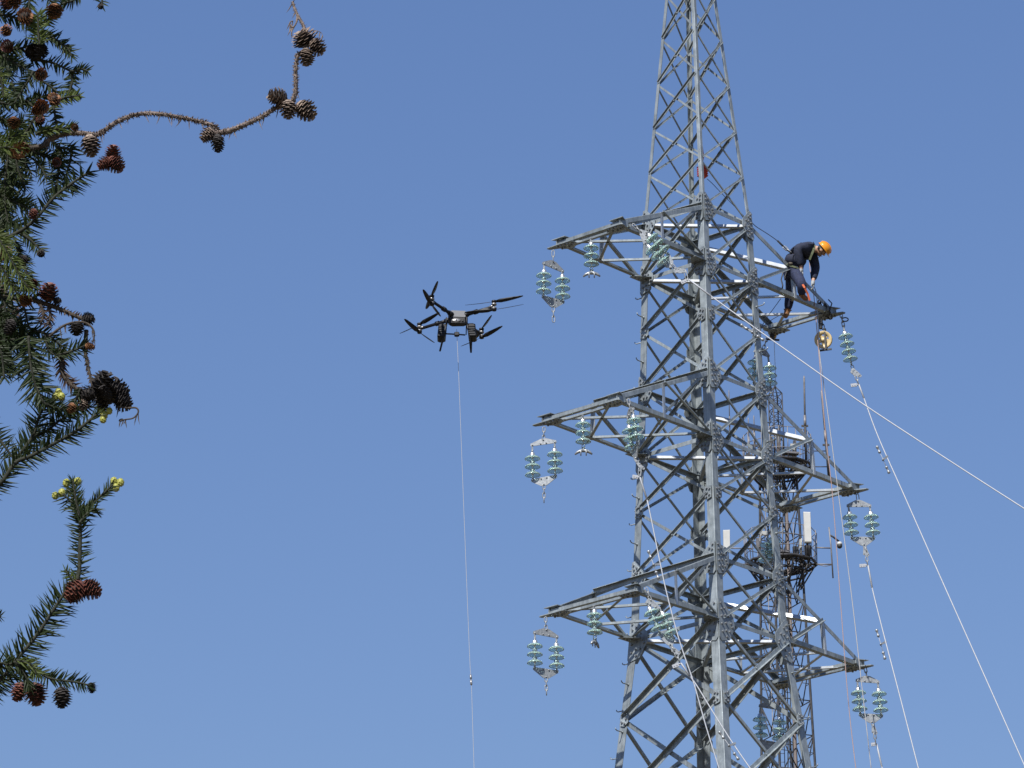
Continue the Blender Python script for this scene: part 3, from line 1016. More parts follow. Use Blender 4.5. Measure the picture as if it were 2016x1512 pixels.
# clothing: jacket and trousers follow the same skeleton, a little wider
cl = lambda k, r: (J[k][0], r)
mid = lambda a, b, t, r: (J[a][0].lerp(J[b][0], t), r)
jk = dict(pelvis=cl('pelvis', (.18, .205)), belly=cl('belly', (.205, .22)), chest=cl('chest', (.20, .225)), yoke_=cl('yoke_', (.135, .175)), coll=mid('yoke_', 'neck', .75, .075),
          sh_n=cl('sh_n', .115), ua_n=mid('sh_n', 'el_n', .5, .108), el_n=cl('el_n', .105), fa_n=mid('el_n', 'wr_n', .5, .088), wr_n=mid('el_n', 'wr_n', .94, .054),
          sh_f=cl('sh_f', .105), ua_f=mid('sh_f', 'el_f', .5, .096), el_f=cl('el_f', .085), fa_f=mid('el_f', 'wr_f', .5, .075), wr_f=mid('el_f', 'wr_f', .94, .054))
skin("jacket", jk, [('pelvis', 'belly'), ('belly', 'chest'), ('chest', 'yoke_'), ('yoke_', 'coll'), ('chest', 'sh_n'), ('sh_n', 'ua_n'), ('ua_n', 'el_n'), ('el_n', 'fa_n'), ('fa_n', 'wr_n'), ('chest', 'sh_f'), ('sh_f', 'ua_f'), ('ua_f', 'el_f'), ('el_f', 'fa_f'), ('fa_f', 'wr_f')], 'pelvis', M['navy'], man, 2)
tr = dict(pelvis=cl('pelvis', (.15, .17)), hip_n=cl('hip_n', .125), th_n=mid('hip_n', 'kn_n', .5, .112), kn_n=cl('kn_n', .098), ca_n=mid('kn_n', 'an_n', .5, .09), an_n=mid('kn_n', 'an_n', .92, .07),
          hip_f=cl('hip_f', .125), th_f=mid('hip_f', 'kn_f', .5, .112), kn_f=cl('kn_f', .098), ca_f=mid('kn_f', 'an_f', .5, .09), an_f=mid('kn_f', 'an_f', .92, .07))
skin("trousers", tr, [('pelvis', 'hip_n'), ('hip_n', 'th_n'), ('th_n', 'kn_n'), ('kn_n', 'ca_n'), ('ca_n', 'an_n'), ('pelvis', 'hip_f'), ('hip_f', 'th_f'), ('th_f', 'kn_f'), ('kn_f', 'ca_f'), ('ca_f', 'an_f')], 'pelvis', M['jean'], man, 2)
for s_ in ('n', 'f'):
    skin("boot", dict(a=mid('kn_' + s_, 'an_' + s_, .88, .052), b=cl('an_' + s_, .056), c=(J['an_' + s_][0].lerp(J['to_' + s_][0], .55), .05), d=cl('to_' + s_, .042)), [('a', 'b'), ('b', 'c'), ('c', 'd')], 'b', M['boot'], man, 2)
    # glove: follows palm and fingers, slightly wider than the hand
    gn = {k: (v[0], (v[1][0] + .004, v[1][1] + .004) if isinstance(v[1], tuple) else v[1] + .004) for k, v in nodes.items() if k in ('wr_' + s_, 'pa_' + s_) or k[:2] in ('f' + s_, 't' + s_) and k not in ('to_n', 'to_f')}
    skin("glove", gn, [(a, b) for a, b in edges if a in gn and b in gn], 'pa_' + s_, M['glove'], man, 2)
# hard hat: dome, brim, peak and ridge
mb = MB()
hc = HC + up_h * .045
rings = []
for q in range(9):
    a = math.pi / 2 * q / 8
    rr, hh = .132 * math.cos(a), .118 * math.sin(a)
    if q == 8: rr = .004
    rings.append([hc + up_h * hh + fr_h * (rr * 1.06 * math.cos(2 * math.pi * k / 24)) + sd_h * (rr * .93 * math.sin(2 * math.pi * k / 24)) for k in range(24)])
brim = []
for k in range(24):
    t = 2 * math.pi * k / 24
    ex = .018 + (.035 * max(0, math.cos(t)) ** 2)
    brim.append(hc - up_h * .012 + fr_h * ((.132 * 1.06 + ex) * math.cos(t)) + sd_h * ((.132 * .93 + .014) * math.sin(t)))
inner = [p - (p - hc) * .12 - up_h * .002 for p in rings[0]]
mb.loft([inner, brim] + rings, 0, True, True)
mb.tube([hc + up_h * (.122 * math.sin(a)) + fr_h * (.142 * math.cos(a)) for a in [math.pi * (.12 + .76 * i / 10) for i in range(11)]], .010, 6)
mb.build("hard_hat", M['hat'], man)
mb = MB()
mb.tube([HC + up_h * .03 + sd_h * .09, HC - up_h * .06 + sd_h * .07 + fr_h * .05, HC - up_h * .125 + fr_h * .07, HC - up_h * .06 - sd_h * .07 + fr_h * .05, HC + up_h * .03 - sd_h * .09], .006, 5)
mb.build("chin_strap", M['dark'], man)
# harness: shoulder straps, belt, hanging hooks
def strap(name, pts, w_, m, t=.006):
    mb = MB()
    for a, b in zip(pts, pts[1:]):
        mb.bar(a, b + (b - a).normalized() * .006, w_, t, (b - a).cross(V((0, -1, .2))))
    return mb.build(name, m, man)


strap("harness_strap", [B3(1604, 482, -.16), B3(1602, 491, -.25), B3(1598, 501, -.27), B3(1594, 511, -.25)], .038, M['web'])
strap("harness_belt", [B3(1547, 519, -.16), B3(1555, 523, -.23), B3(1566, 526, -.24), B3(1575, 530, -.19)], .035, M['web'])
strap("thigh_strap", [B3(1580, 560, -.42), B3(1584, 566, -.42), B3(1590, 578, -.36), B3(1594, 591, -.32)], .036, M['strap_r'])
mb = MB()
mb.tube([B3(1549, 530, -.16), B3(1541, 538, -.2), B3(1538, 550, -.2), B3(1541, 562, -.2), B3(1540, 568, -.2)], .012, 6)
mb.tube([B3(1549, 535, -.16), B3(1545, 545, -.2), B3(1549, 556, -.2)], .009, 6)
mb.build("spare_hook", M['dark'], man)
mb = MB()
mb.ball(B3(1556, 519, -.235), .036, 10, 7, 0, V((1.3, .7, .8)))
mb.build("tool_pouch", mat("tan_leather", (.05, .042, .03), .8, 0, (.09, .075, .055), 40), man)
rope("safety_lanyard", "black safety lanyard from the right leg to the worker's back", "lanyard", [(1482, 440), (1490, 447), (1512, 461), (1533, 476), (1545, 488), (1556, 497), (1565, 500)], 75.6, YM_ - .12, 0.007, M['dark'])
mb = MB()
a_, b_ = at(1531, 474, YM_ - .1), at(1543, 486, YM_ - .12)
lan = [o for o in COL.objects if o.name.startswith("safety_lanyard")][0]
mb.cyl(a_, b_, .018, .018, 8)
mb.build("shock_absorber", M['dark'], lan)
mb = MB()
links(mb, b_, at(1557, 497, YM_ - .12), .012)
mb.build("snap_hook", M['fit'], lan)

# ------------------------------------------------------------------ drone with its hoist line
M['drone'] = mat("black_carbon", (0.006, 0.006, 0.007), 0.5, 0, (0.011, 0.011, 0.013), 30, 4, 0.0, 0.3)
M['panel'] = mat("grey_panel", (0.06, 0.062, 0.07), 0.55, 0, (0.075, 0.078, 0.086), 10)
M['silver'] = mat("grey_motor", (0.22, 0.21, 0.20), 0.35, 0.6, (0.34, 0.33, 0.32), 20)
DY = 101.0
DC = at(899, 627, DY)
ex, ey, en = V((1, 0, 0)), V((0, .9938, -.1115)), V((0, .1115, .9938))
Lc = lambda x, y, z: DC + ex * x + ey * y + en * z
dr = thing("cargo_drone", DC, "black cargo drone with eight propellers on four arms hovering with a line", "drone")


def dbox(mb, c, s_, mi=0, tx=0.):
    """rounded box in the drone frame: octagonal section lofted with chamfered ends"""
    x, y, z = c
    a, b, h = s_[0] / 2, s_[1] / 2, s_[2] / 2
    k = min(a, b, h) * .3
    rings = []
    for zz, q in ((-h, k), (-h + k, 0), (h - k, 0), (h, k)):
        aa, bb = a - q, b - q
        rings.append([Lc(x + px_ + tx * zz, y + py_, z + zz) for px_, py_ in ((-aa + k, -bb), (aa - k, -bb), (aa, -bb + k), (aa, bb - k), (aa - k, bb), (-aa + k, bb), (-aa, bb - k), (-aa, -bb + k))])
    mb.loft(rings, mi)


mb = MB()
dbox(mb, (0.03, 0.05, 0.02), (.46, .38, .20))
dbox(mb, (0.03, 0.08, 0.12), (.32, .3, .08))
dbox(mb, (0.03, -.10, -.13), (.38, .18, .20))
mb.build("fuselage", M['drone'], dr)
mb = MB()
a, b, c_, d_ = Lc(-.12, -.16, .13), Lc(.21, -.16, .11), Lc(.21, -.19, -.07), Lc(-.12, -.19, -.05)
mb.plate([a, b, c_, d_], (b - a).cross(d_ - a), .02)
mb.build("front_panel", M['panel'], dr)
mb = MB()
mb.lathe([(.02, -.01), (.10, -.008), (.11, 0), (.10, .012), (.03, .014)], Lc(-.01, -.20, -.15), -ey, 18)
for i in range(len(mb.v)):
    p = V(mb.v[i]) - DC
    z_ = p.dot(en) + .15
    mb.v[i] = tuple(V(mb.v[i]) - en * (z_ * .55))
mb.build("sensor_window", M['silver'], dr)
mb = MB()
dbox(mb, (.14, -.20, -.15), (.05, .02, .06))
dbox(mb, (.0, -.212, -.15), (.03, .02, .035))
mb.build("camera_lens", M['drone'], dr)
HUB = [((-.566, -.876), (.21, -.98), (-.26, -.96), 1, 1), ((.89, -.557), (.95, -.30), (.965, -.26), -1, 1), ((-.89, .557), (.67, -.74), (-.47, -.88), -1, 1), ((.578, .876), (.34, -.94), (.69, -.72), 1, -1)]
for (hx, hy), du, dl, fu, fl_ in HUB:
    mb = MB()
    L = math.hypot(hx, hy)
    ux, uy = hx / L, hy / L
    st = .24
    mb.tube([Lc(ux * st, uy * st, 0.02), Lc(ux * .5 * L, uy * .5 * L, .02), Lc(hx, hy, .02)], [.046, .038, .036], 10)
    mb.tube([Lc(ux * .47 * L, uy * .47 * L, .02), Lc(ux * .56 * L, uy * .56 * L, .02)], .058, 10)
    mb.tube([Lc(ux * .20, uy * .20, 0.02), Lc(ux * .32, uy * .32, .02)], .06, 10)
    mb.build("arm", M['drone'], dr)
    mb = MB()
    mb.lathe([(.03, .03), (.06, .035), (.065, .055), (.05, .075)], Lc(hx, hy, .02), en, 14)
    mb.lathe([(.03, .03), (.06, .035), (.065, .055), (.05, .075)], Lc(hx, hy, .02), -en, 14)
    mb.tube([Lc(hx - ux * .12, hy - uy * .12, .035), Lc(hx - ux * .02, hy - uy * .02, .035)], .034, 8)
    mb.build("motor", M['silver'], dr)
    for z_, dv, sp_ in ((.125, du, fu), (-.085, dl, fl_)):
        pr = MB()
        k = math.hypot(*dv)
        bx, by = dv[0] / k, dv[1] / k
        pr.lathe([(.02, -.03), (.055, -.025), (.06, .02), (.03, .035)], Lc(hx, hy, .02 + z_), en, 12)
        for s_ in (-1, 1):
            secs = []
            for t, wd, tw in ((.05, .050, .45), (.16, .092, .42), (.30, .098, .34), (.50, .082, .28), (.64, .060, .24), (.72, .028, .18)):
                cx_, cy_ = hx + bx * s_ * t, hy + by * s_ * t
                px_, py_ = -by * s_, bx * s_
                flex = .03 * (t / .7) ** 2
                r4 = []
                for a_, h_ in ((-.5, 0), (-.1, .10), (.5, .02), (-.05, -.06)):
                    r4.append(Lc(cx_ + px_ * wd * a_, cy_ + py_ * wd * a_, .02 + z_ + flex + wd * (h_ + a_ * tw * 1.5 * sp_)))
                secs.append(r4)
            pr.loft(secs, 0, True, True)
        pr.build("propeller", M['drone'], dr)
for sx, tip in ((-1, (-.40, .10, -.80)), (1, (.33, .12, -.84))):
    mb = MB()
    dbox(mb, (.35 * sx + (.01 if sx > 0 else 0), .10, -.33), (.19, .34, .36), 0, -.1 * sx)
    for q in range(4):
        dbox(mb, (.35 * sx, -.075, -.24 - .06 * q), (.15, .02, .03))
    mb.build("battery", M['drone'], dr)
    mb = MB()
    mb.tube([Lc(.22 * sx, -.1, -.1), Lc(.30 * sx, -.05, -.45), Lc(*tip)], [.026, .024, .022], 8)
    mb.tube([Lc(.26 * sx, .30, -.1), Lc(.34 * sx, .25, -.45), Lc(*tip)], [.026, .024, .022], 8)
    mb.build("landing_leg", M['drone'], dr)
mb = MB()
mb.tube([Lc(-.25, -.18, -.20), Lc(.05, -.2, -.22), Lc(.28, -.18, -.24)], .014, 6)
mb.tube([Lc(-.26, .0, -.40), Lc(.0, .0, -.42), Lc(.2, .0, -.44)], .018, 6)
mb.tube([Lc(-.24, -.18, -.05), Lc(-.26, .0, -.40)], .014, 6)
mb.tube([Lc(.24, -.18, -.05), Lc(.22, .0, -.44)], .014, 6)
dbox(mb, (.0, .0, -.42), (.12, .1, .1))
mb.build("hoist_frame", M['drone'], dr)
line = rope("hoist_line", "thin white line hanging from the drone with a swivel near its lower end", "line", [(899, 648), (901, 690), (904, 760), (910, 920), (917, 1100), (925, 1300), (928, 1345), (931, 1440), (934, 1530)], DY, DY, 0.0058, M['rope_w'])
mb = MB()
p, q = at(926.5, 1328, DY), at(928, 1349, DY)
mb.tube([p, p.lerp(q, .35), p.lerp(q, .45)], [.02, .026, .012], 8)
mb.tube([p.lerp(q, .5), p.lerp(q, .95), q], [.026, .026, .012], 8)
mb.build("swivel", M['silver'], line)
# ------------------------------------------------------------------ telecom mast behind the pylon
M['mast'] = mat("weathered_mast_steel", (0.02, 0.02, 0.022), 0.6, 0.3, (0.055, 0.052, 0.052), 5, 6)
M['mast_l'] = mat("grey_mast_steel", (0.13, 0.125, 0.125), 0.55, 0.3, (0.22, 0.21, 0.21), 6, 6)
M['white'] = mat("antenna_white", (0.38, 0.375, 0.345), 0.45, 0, (0.44, 0.435, 0.405), 3)
M['brown'] = mat("cable_brown", (0.075, 0.06, 0.052), 0.7, 0, (0.12, 0.095, 0.085), 20)
YMAST = 140.0
PXM = 9000.0 / (YMAST / math.cos(.32))
mx = at(1534, 1000, YMAST).x
zpx = lambda py: at(1538, py, YMAST).z
mast = thing("telecom_mast", (mx, YMAST, 0), "dark lattice telecom mast with round platforms and antennas behind the pylon", "mast")
zt1, zt0 = zpx(872), zpx(776)


def mhalf(z):
    t = (zpx(1000) - z) / (zpx(1000) - zpx(1400))
    return .56 + .16 * max(t, -.5)


ROT = .42
def mc(i, z, h=None):
    h = mhalf(z) if h is None else h
    a = ROT + math.pi / 4 + i * math.pi / 2
    return V((mx + h * 1.16 * math.cos(a), YMAST + h * 1.16 * math.sin(a), z))


zl = [zt1]
while zl[-1] > 2: zl.append(zl[-1] - (1.05 + .05 * len(zl) * .2))
zl[-1] = 0.0
mb = MB()
for i in range(4):
    mb.tube([mc(i, z) for z in zl], .040, 8)
mb.build("mast_leg", M['mast'], mast)
for k in range(len(zl) - 1):
    if zl[k] < 12: break
    a, b = zl[k], zl[k + 1]
    mb = MB()
    for i in range(4):
        j = (i + 1) % 4
        m_ = (mc(i, b) + mc(j, b)) / 2
        mb.tube([mc(i, a), m_], .020, 6)
        mb.tube([mc(j, a), m_], .020, 6)
        mb.tube([mc(i, b), mc(j, b)], .018, 6)
        q1, q2 = mc(i, a).lerp(m_, .5), mc(j, a).lerp(m_, .5)
        mb.tube([q1, mc(i, (a + b) / 2)], .012, 5)
        mb.tube([q2, mc(j, (a + b) / 2)], .012, 5)
    mb.tube([mc(0, b), mc(2, b)], .012, 5)
    mb.build("mast_bay", M['mast'], mast)
mb = MB()
h2 = .20
zz = [zt0 - i * (zt0 - zt1) / 6 for i in range(7)]
for i in range(4):
    mb.tube([mc(i, z, h2) for z in (zt0, zt1 - .6)], .022, 6)
    for k in range(6):
        j = (i + 1) % 4
        p, q = (mc(i, zz[k], h2), mc(j, zz[k + 1], h2)) if k % 2 else (mc(j, zz[k], h2), mc(i, zz[k + 1], h2))
        mb.tube([p, q], .013, 5)
        mb.tube([mc(i, zz[k], h2), mc(j, zz[k], h2)], .012, 5)
for i in range(4): mb.tube([mc(i, zt0, h2), V((mx, YMAST, zt0 + .28))], .02, 6)
mb.tube([V((mx, YMAST, zt0 + .2)), V((mx, YMAST, zt0 + .5))], .015, 6)
mb.build("mast_top", M['mast'], mast)
# feeder pipe, ladder, cables
mb = MB()
mb.tube([V((mx + .22, YMAST - .25, z)) for z in (zpx(985), 10, 0)], .05, 8)
mb.build("feeder_pipe", M['brown'], mast)
mb = MB()
for dx in (-.17, .17): mb.tube([V((mx - .30 + dx, YMAST - .40, z)) for z in (zpx(880), 0)], .016, 6)
z = zpx(880)
while z > 14:
    mb.tube([V((mx - .47, YMAST - .40, z)), V((mx - .13, YMAST - .40, z))], .010, 5)
    z -= .28
mb.build("ladder", M['mast_l'], mast)
mb = MB()
for q in range(5):
    dx = -.05 + .06 * q
    mb.tube([V((mx + dx + .05 * math.sin(z_ * 1.3 + q), YMAST - .3 + .05 * math.cos(z_ + q), z_)) for z_ in [zpx(850) - i * .8 for i in range(16)]], .018, 5)
mb.build("cable_bundle", M['dark'], mast)


def platform(py, R, n, drop):
    z = zpx(py)
    c = V((mx, YMAST, z))
    P = lambda a, r, dz=0: c + V((r * math.cos(a), r * math.sin(a), dz))
    angs = [2 * math.pi * i / n for i in range(n)]
    mb = MB()
    # grating: concentric and radial bars with open gaps
    for r in (R, R * .86, R * .72, R * .58):
        mb.tube([P(a, r) for a in angs + [angs[0]]], .045 if r == R else .028, 6)
    for a in angs:
        mb.tube([P(a, mhalf(z) * .9), P(a, R)], .032, 6)
    for i in range(n * 4):
        a = 2 * math.pi * i / (n * 4)
        mb.bar(P(a, R * .55, .03), P(a, R * .98, .03), .05, .012)
    deck = mb.build("platform", M['mast'], mast)
    mb = MB()
    for a in angs:
        e = P(a, mhalf(z - drop) * .95, -drop)
        mb.tube([P(a, R * .97), e], .026, 6)
        mb.tube([P(a + .2, R * .7), e], .018, 5)
    mb.tube([P(a, R * .72, -drop * .35) for a in angs + [angs[0]]], .03, 6)
    mb.build("support_strut", M['mast'], deck)
    mb = MB()
    for i in range(n):
        for s_ in (0, .5):
            a = 2 * math.pi * (i + s_) / n
            mb.tube([P(a, R), P(a, R * 1.02, 1.05)], .014, 5)
    for dz in (.35, .70, 1.05):
        mb.tube([P(a, R * 1.01, dz) for a in angs + [angs[0]]], .013, 5)
    mb.build("railing", M['mast_l'], deck)


platform(921, 1.10, 12, .65)
platform(1112, 1.15, 10, .85)
# odd boxes and brackets on the platforms
for (px_, py_, d_, w_, h_, m_) in ((1533, 888, -.8, .10, .55, 'brown'), (1560, 880, -.9, .14, .2, 'white'), (1556, 893, -.9, .5, .06, 'mast_l'), (1545, 1086, -.9, .3, .07, 'mast_l'), (1492, 1070, -.8, .10, .35, 'mast_l'), (1576, 1071, -.7, .07, .32, 'white'), (1505, 1050, -.6, .2, .12, 'white'), (1566, 1085, -.9, .16, .3, 'dark'), (1590, 1084, -.7, .18, .34, 'mast')):
    mb = MB()
    p = at(px_, py_, YMAST + d_)
    mb.bar(p - ZU * h_ / 2, p + ZU * h_ / 2, w_, w_ * .6, V((1, .3, 0)))
    mb.tube([p + V((w_ * .7, .1, -h_ * .4)), p + V((w_ * .7, .1, h_ * .7))], .014, 5)
    mb.tube([p - ZU * h_ * .5, p + V((0.02, .2, -h_ * .9 - .2))], .012, 5)
    mb.build("equipment_box", M[m_], mast)


def panel(tl, tr, bl, br, d_, name="panel_antenna"):
    y = YMAST + d_
    q = [at(*p, y) for p in (tl, tr, br, bl)]
    n = (q[1] - q[0]).cross(q[3] - q[0]).normalized()
    mb = MB()
    back = V((0, .11, 0))
    k = .12
    ring0 = q
    ring1 = [p + back for p in q]
    c = sum(q, V((0, 0, 0))) / 4
    rf = [p + (c - p) * .06 - V((0, .02, 0)) for p in q]
    mb.loft([rf, ring0, ring1], 0)
    o = mb.build(name, M['white'], mast)
    mb = MB()
    m_ = (q[0] + q[1]) / 2 + V((0, .2, 0))
    b_ = (q[2] + q[3]) / 2 + V((0, .2, 0))
    mb.tube([m_ + ZU * .05, b_ - ZU * .55], .03, 6)
    for t in (.15, .85): mb.bar(m_.lerp(b_, t) - V((0, .12, 0)), m_.lerp(b_, t), .06, .05)
    for dx in (-.05, 0, .05): mb.tube([b_ + V((dx, -.14, .0)), b_ + V((dx, -.12, -.25)), b_ + V((dx * .3, .1, -.6))], .013, 5)
    mb.build("bracket", M['mast'], o)


panel((1581.5, 1007.5), (1595.5, 1008), (1584, 1068), (1598, 1068), -.95)
panel((1423.5, 1043.5), (1437, 1043), (1424.5, 1084), (1437.5, 1085), -.5)
mb = MB()
for py_ in (1079, 1110): mb.tube([at(1432, py_, YMAST - .4), at(1480, py_ + 1, YMAST - .3)], .02, 6)
mb.build("antenna_arm", M['mast_l'], mast)


def whip(top, bot, d_, r, base=None, m='mast_l', arms=()):
    y = YMAST + d_
    mb = MB()
    a, b = at(*top, y), at(*bot, y)
    mb.tube([a, a.lerp(b, .05), b], [r * .6, r, r], 8)
    mb.tube([b - ZU * .02, b + (a - b).normalized() * .35], r * 1.5, 8)
    o = mb.build("whip_antenna", M[m], mast)
    if base:
        mb = MB()
        mb.tube([at(*p, y) for p in base], r * 1.35, 8)
        for p, q in arms: mb.tube([at(*p, y), at(*q, y)], .018, 5)
        for t in (.2, .5): 
            c = at(*base[0], y).lerp(at(*base[1], y), t)
            mb.bar(c - V((.12, 0, 0)), c + V((.10, 0, 0)), .04, .06)
        mb.build("bracket", M['mast'], o)


whip((1583, 740), (1585, 838), -1.0, .030, [(1584.6, 822), (1587, 905)], 'mast_l', [((1586, 845), (1583, 880))])
whip((1617, 768), (1626, 868), -.6, .032, [(1625.5, 860), (1632, 940)], 'mast_l', [((1600, 888), (1628, 888)), ((1602, 919), (1630, 919))])
whip((1435, 768), (1436.5, 840), -.6, .016, [(1436.5, 838), (1438, 905)], 'mast_l', [((1438, 887), (1470, 888)), ((1438, 902), (1470, 904))])
whip((1484, 818), (1486, 872), -.9, .018, [(1486, 868), (1487, 912)], 'mast_l')
whip((1473, 822), (1475, 880), -.9, .016, [(1475, 878), (1476, 915)], 'mast_l')
# camera on an outrigger
mb = MB()
y = YMAST - .5
mb.tube([at(1632, 1038, y), at(1636, 1075, y), at(1640, 1138, y)], .026, 6)
for a, b in (((1606, 1078), (1635, 1079)), ((1608, 1111), (1637, 1111))): mb.tube([at(*a, y), at(*b, y)], .024, 6)
mb.tube([at(1638, 1112, y), at(1625, 1115, y), at(1612, 1112, y)], .012, 5)
arm_ = mb.build("camera_arm", M['mast_l'], mast)
mb = MB()
mb.tube([at(1635, 1054, y), at(1640, 1057, y), at(1652, 1066, y)], .03, 6)
mb.build("bracket", M['mast'], arm_)
mb = MB()
c = at(1653, 1073, y)
mb.lathe([(.02, .11), (.06, .10), (.085, .05), (.088, .0)], c, ZU, 14, 0)
mb.lathe([(.085, .0), (.088, -.04), (.07, -.09), (.03, -.115)], c, ZU, 14, 1)
mb.build("surveillance_camera", [M['white'], M['dark']], arm_)
# ------------------------------------------------------------------ prickly fir reaching in from the left
rt = random.Random(11)


def needle_mat(name, c1, c2, tr=0.25):
    m = mat(name, c1, 0.55, 0, c2, 9, 3, 0, 0.25, (0.3, 0.7))
    t = m.node_tree
    b = t.nodes["Principled BSDF"]
    out = t.nodes["Material Output"]
    src = b.inputs["Base Color"].links[0].from_socket
    tl = t.nodes.new("ShaderNodeBsdfTranslucent")
    mx_ = t.nodes.new("ShaderNodeMixShader")
    mx_.inputs[0].default_value = tr
    t.links.new(src, tl.inputs[0])
    t.links.new(b.outputs[0], mx_.inputs[1])
    t.links.new(tl.outputs[0], mx_.inputs[2])
    t.links.new(mx_.outputs[0], out.inputs[0])
    return m


M['ndl'] = needle_mat("green_needles", (0.010, 0.021, 0.007), (0.031, 0.045, 0.010))
M['ndl_y'] = needle_mat("young_green_needles", (0.045, 0.068, 0.012), (0.095, 0.12, 0.026), .3)
M['ndl_d'] = needle_mat("dead_brown_needles", (0.035, 0.018, 0.011), (0.075, 0.042, 0.025), .15)
M['bark'] = mat("twig_bark", (0.028, 0.021, 0.014), 0.85, 0, (0.065, 0.048, 0.033), 90, 6, .5)
M['bark_g'] = mat("green_twig_bark", (0.010, 0.012, 0.005), 0.85, 0, (0.019, 0.02, 0.008), 90, 6, .4)
M['bark_d'] = mat("dead_grey_bark", (0.06, 0.042, 0.034), 0.85, 0, (0.21, 0.16, 0.13), 110, 6, .6)
M['cone_d'] = mat("dead_grey_cone", (0.09, 0.062, 0.045), 0.7, 0, (0.27, 0.20, 0.15), 130)
M['cone_k'] = mat("old_dark_cone", (0.011, 0.009, 0.008), 0.85, 0, (0.03, 0.023, 0.019), 130)
M['cone_r'] = mat("red_brown_cone", (0.075, 0.022, 0.014), 0.55, 0, (0.16, 0.056, 0.036), 130)
M['cone_o'] = mat("orange_pollen_cone", (0.13, 0.048, 0.016), 0.7, 0, (0.25, 0.11, 0.04), 160)
M['bud'] = mat("yellow_green_bud", (0.24, 0.24, 0.03), 0.6, 0, (0.34, 0.33, 0.07), 120)

YT = 8.5
tree = thing("fir_tree", (-2.55, 9.0, 0), "prickly dark green fir with spiky twigs and brown cones at the left edge", "tree")


def smooth(pts, n=6):
    if len(pts) < 3: return [pts[0].lerp(pts[-1], i / n) for i in range(n + 1)]
    out = []
    for i in range(len(pts) - 1):
        o, p, q, s_ = pts[max(i - 1, 0)], pts[i], pts[i + 1], pts[min(i + 2, len(pts) - 1)]
        for k in range(n):
            t = k / n
            out.append(0.5 * ((2 * p) + (q - o) * t + (2 * o - 5 * p + 4 * q - s_) * t * t + (3 * p - o - 3 * q + s_) * t ** 3))
    out.append(pts[-1])
    return out


def needle(mb, p, d, side, L, wd, curl, mi):
    """flat keeled leaf tapering to a point, bent along its length"""
    n = d.cross(side).normalized()
    side = n.cross(d).normalized()
    rows = []
    for t, q in ((0, .75), (.3, 1.), (.65, .7), (1., .06)):
        c = p + d * (L * t) + n * (curl * L * t * t * .5) + side * (curl * L * t * t)
        rows.append([c - side * (wd * q / 2), c + n * (wd * q * .22), c + side * (wd * q / 2)])
    mb.loft(rows, mi, False, False, False)


def shoot(pix, L=.038, dens=1.0, kind='ndl', dy=0.0, r=.0028, flat=.5, fwd=.48, taper=True, dyend=0.0, parent=None, wd=.0034, start=0.0, gaps=0.0, into=None):
    n = len(pix)
    pts = smooth([at(x, y, YT + dy + dyend * i / max(n - 1, 1)) for i, (x, y) in enumerate(pix)])
    mb = into or MB()
    rr = [r * (1.15 - .5 * i / len(pts)) for i in range(len(pts))]
    mb.tube(pts, rr, 6, 0)
    seg = [(b - a).length for a, b in zip(pts, pts[1:])]
    tot = sum(seg)
    cnt = int(tot / .00165 * dens)
    ph = rt.random() * 6.28
    for k in range(cnt):
        s_ = tot * (start + (1 - start) * (k + rt.random() * .6) / cnt)
        if gaps and rt.random() < gaps: continue
        i = 0
        while i < len(seg) - 1 and s_ > seg[i]: s_ -= seg[i]; i += 1
        p = pts[i].lerp(pts[i + 1], min(1, s_ / seg[i]))
        d = (pts[i + 1] - pts[i]).normalized()
        # two loose ranks spread in the picture-wide plane plus a spiral
        a = d.cross(FWD).normalized()
        b = a.cross(d).normalized()
        if rt.random() < flat:
            ang = (0 if k % 2 else math.pi) + rt.gauss(0, .5)
        else:
            ph += 2.4
            ang = ph
        rad = a * math.cos(ang) + b * math.sin(ang)
        f = fwd + rt.gauss(0, .12)
        if k > cnt * .93: f += .6
        dd = (d * f + rad * max(.25, 1 - .35 * f) + V((0, 0, rt.gauss(0, .08)))).normalized()
        e = (k / cnt)
        ll = L * (rt.uniform(.75, 1.12)) * (1 if not taper else min(1, .62 + 2.0 * min(e + .08, 1.03 - e)))
        needle(mb, p, dd, d, ll, wd * rt.uniform(.85, 1.15), rt.uniform(-.10, .22), 1)
    bk = 'bark_g' if kind in ('ndl', 'ndl_y') else 'bark'
    if into: return None
    return mb.build("needle_twig", [M[bk], M[kind]], parent or tree)


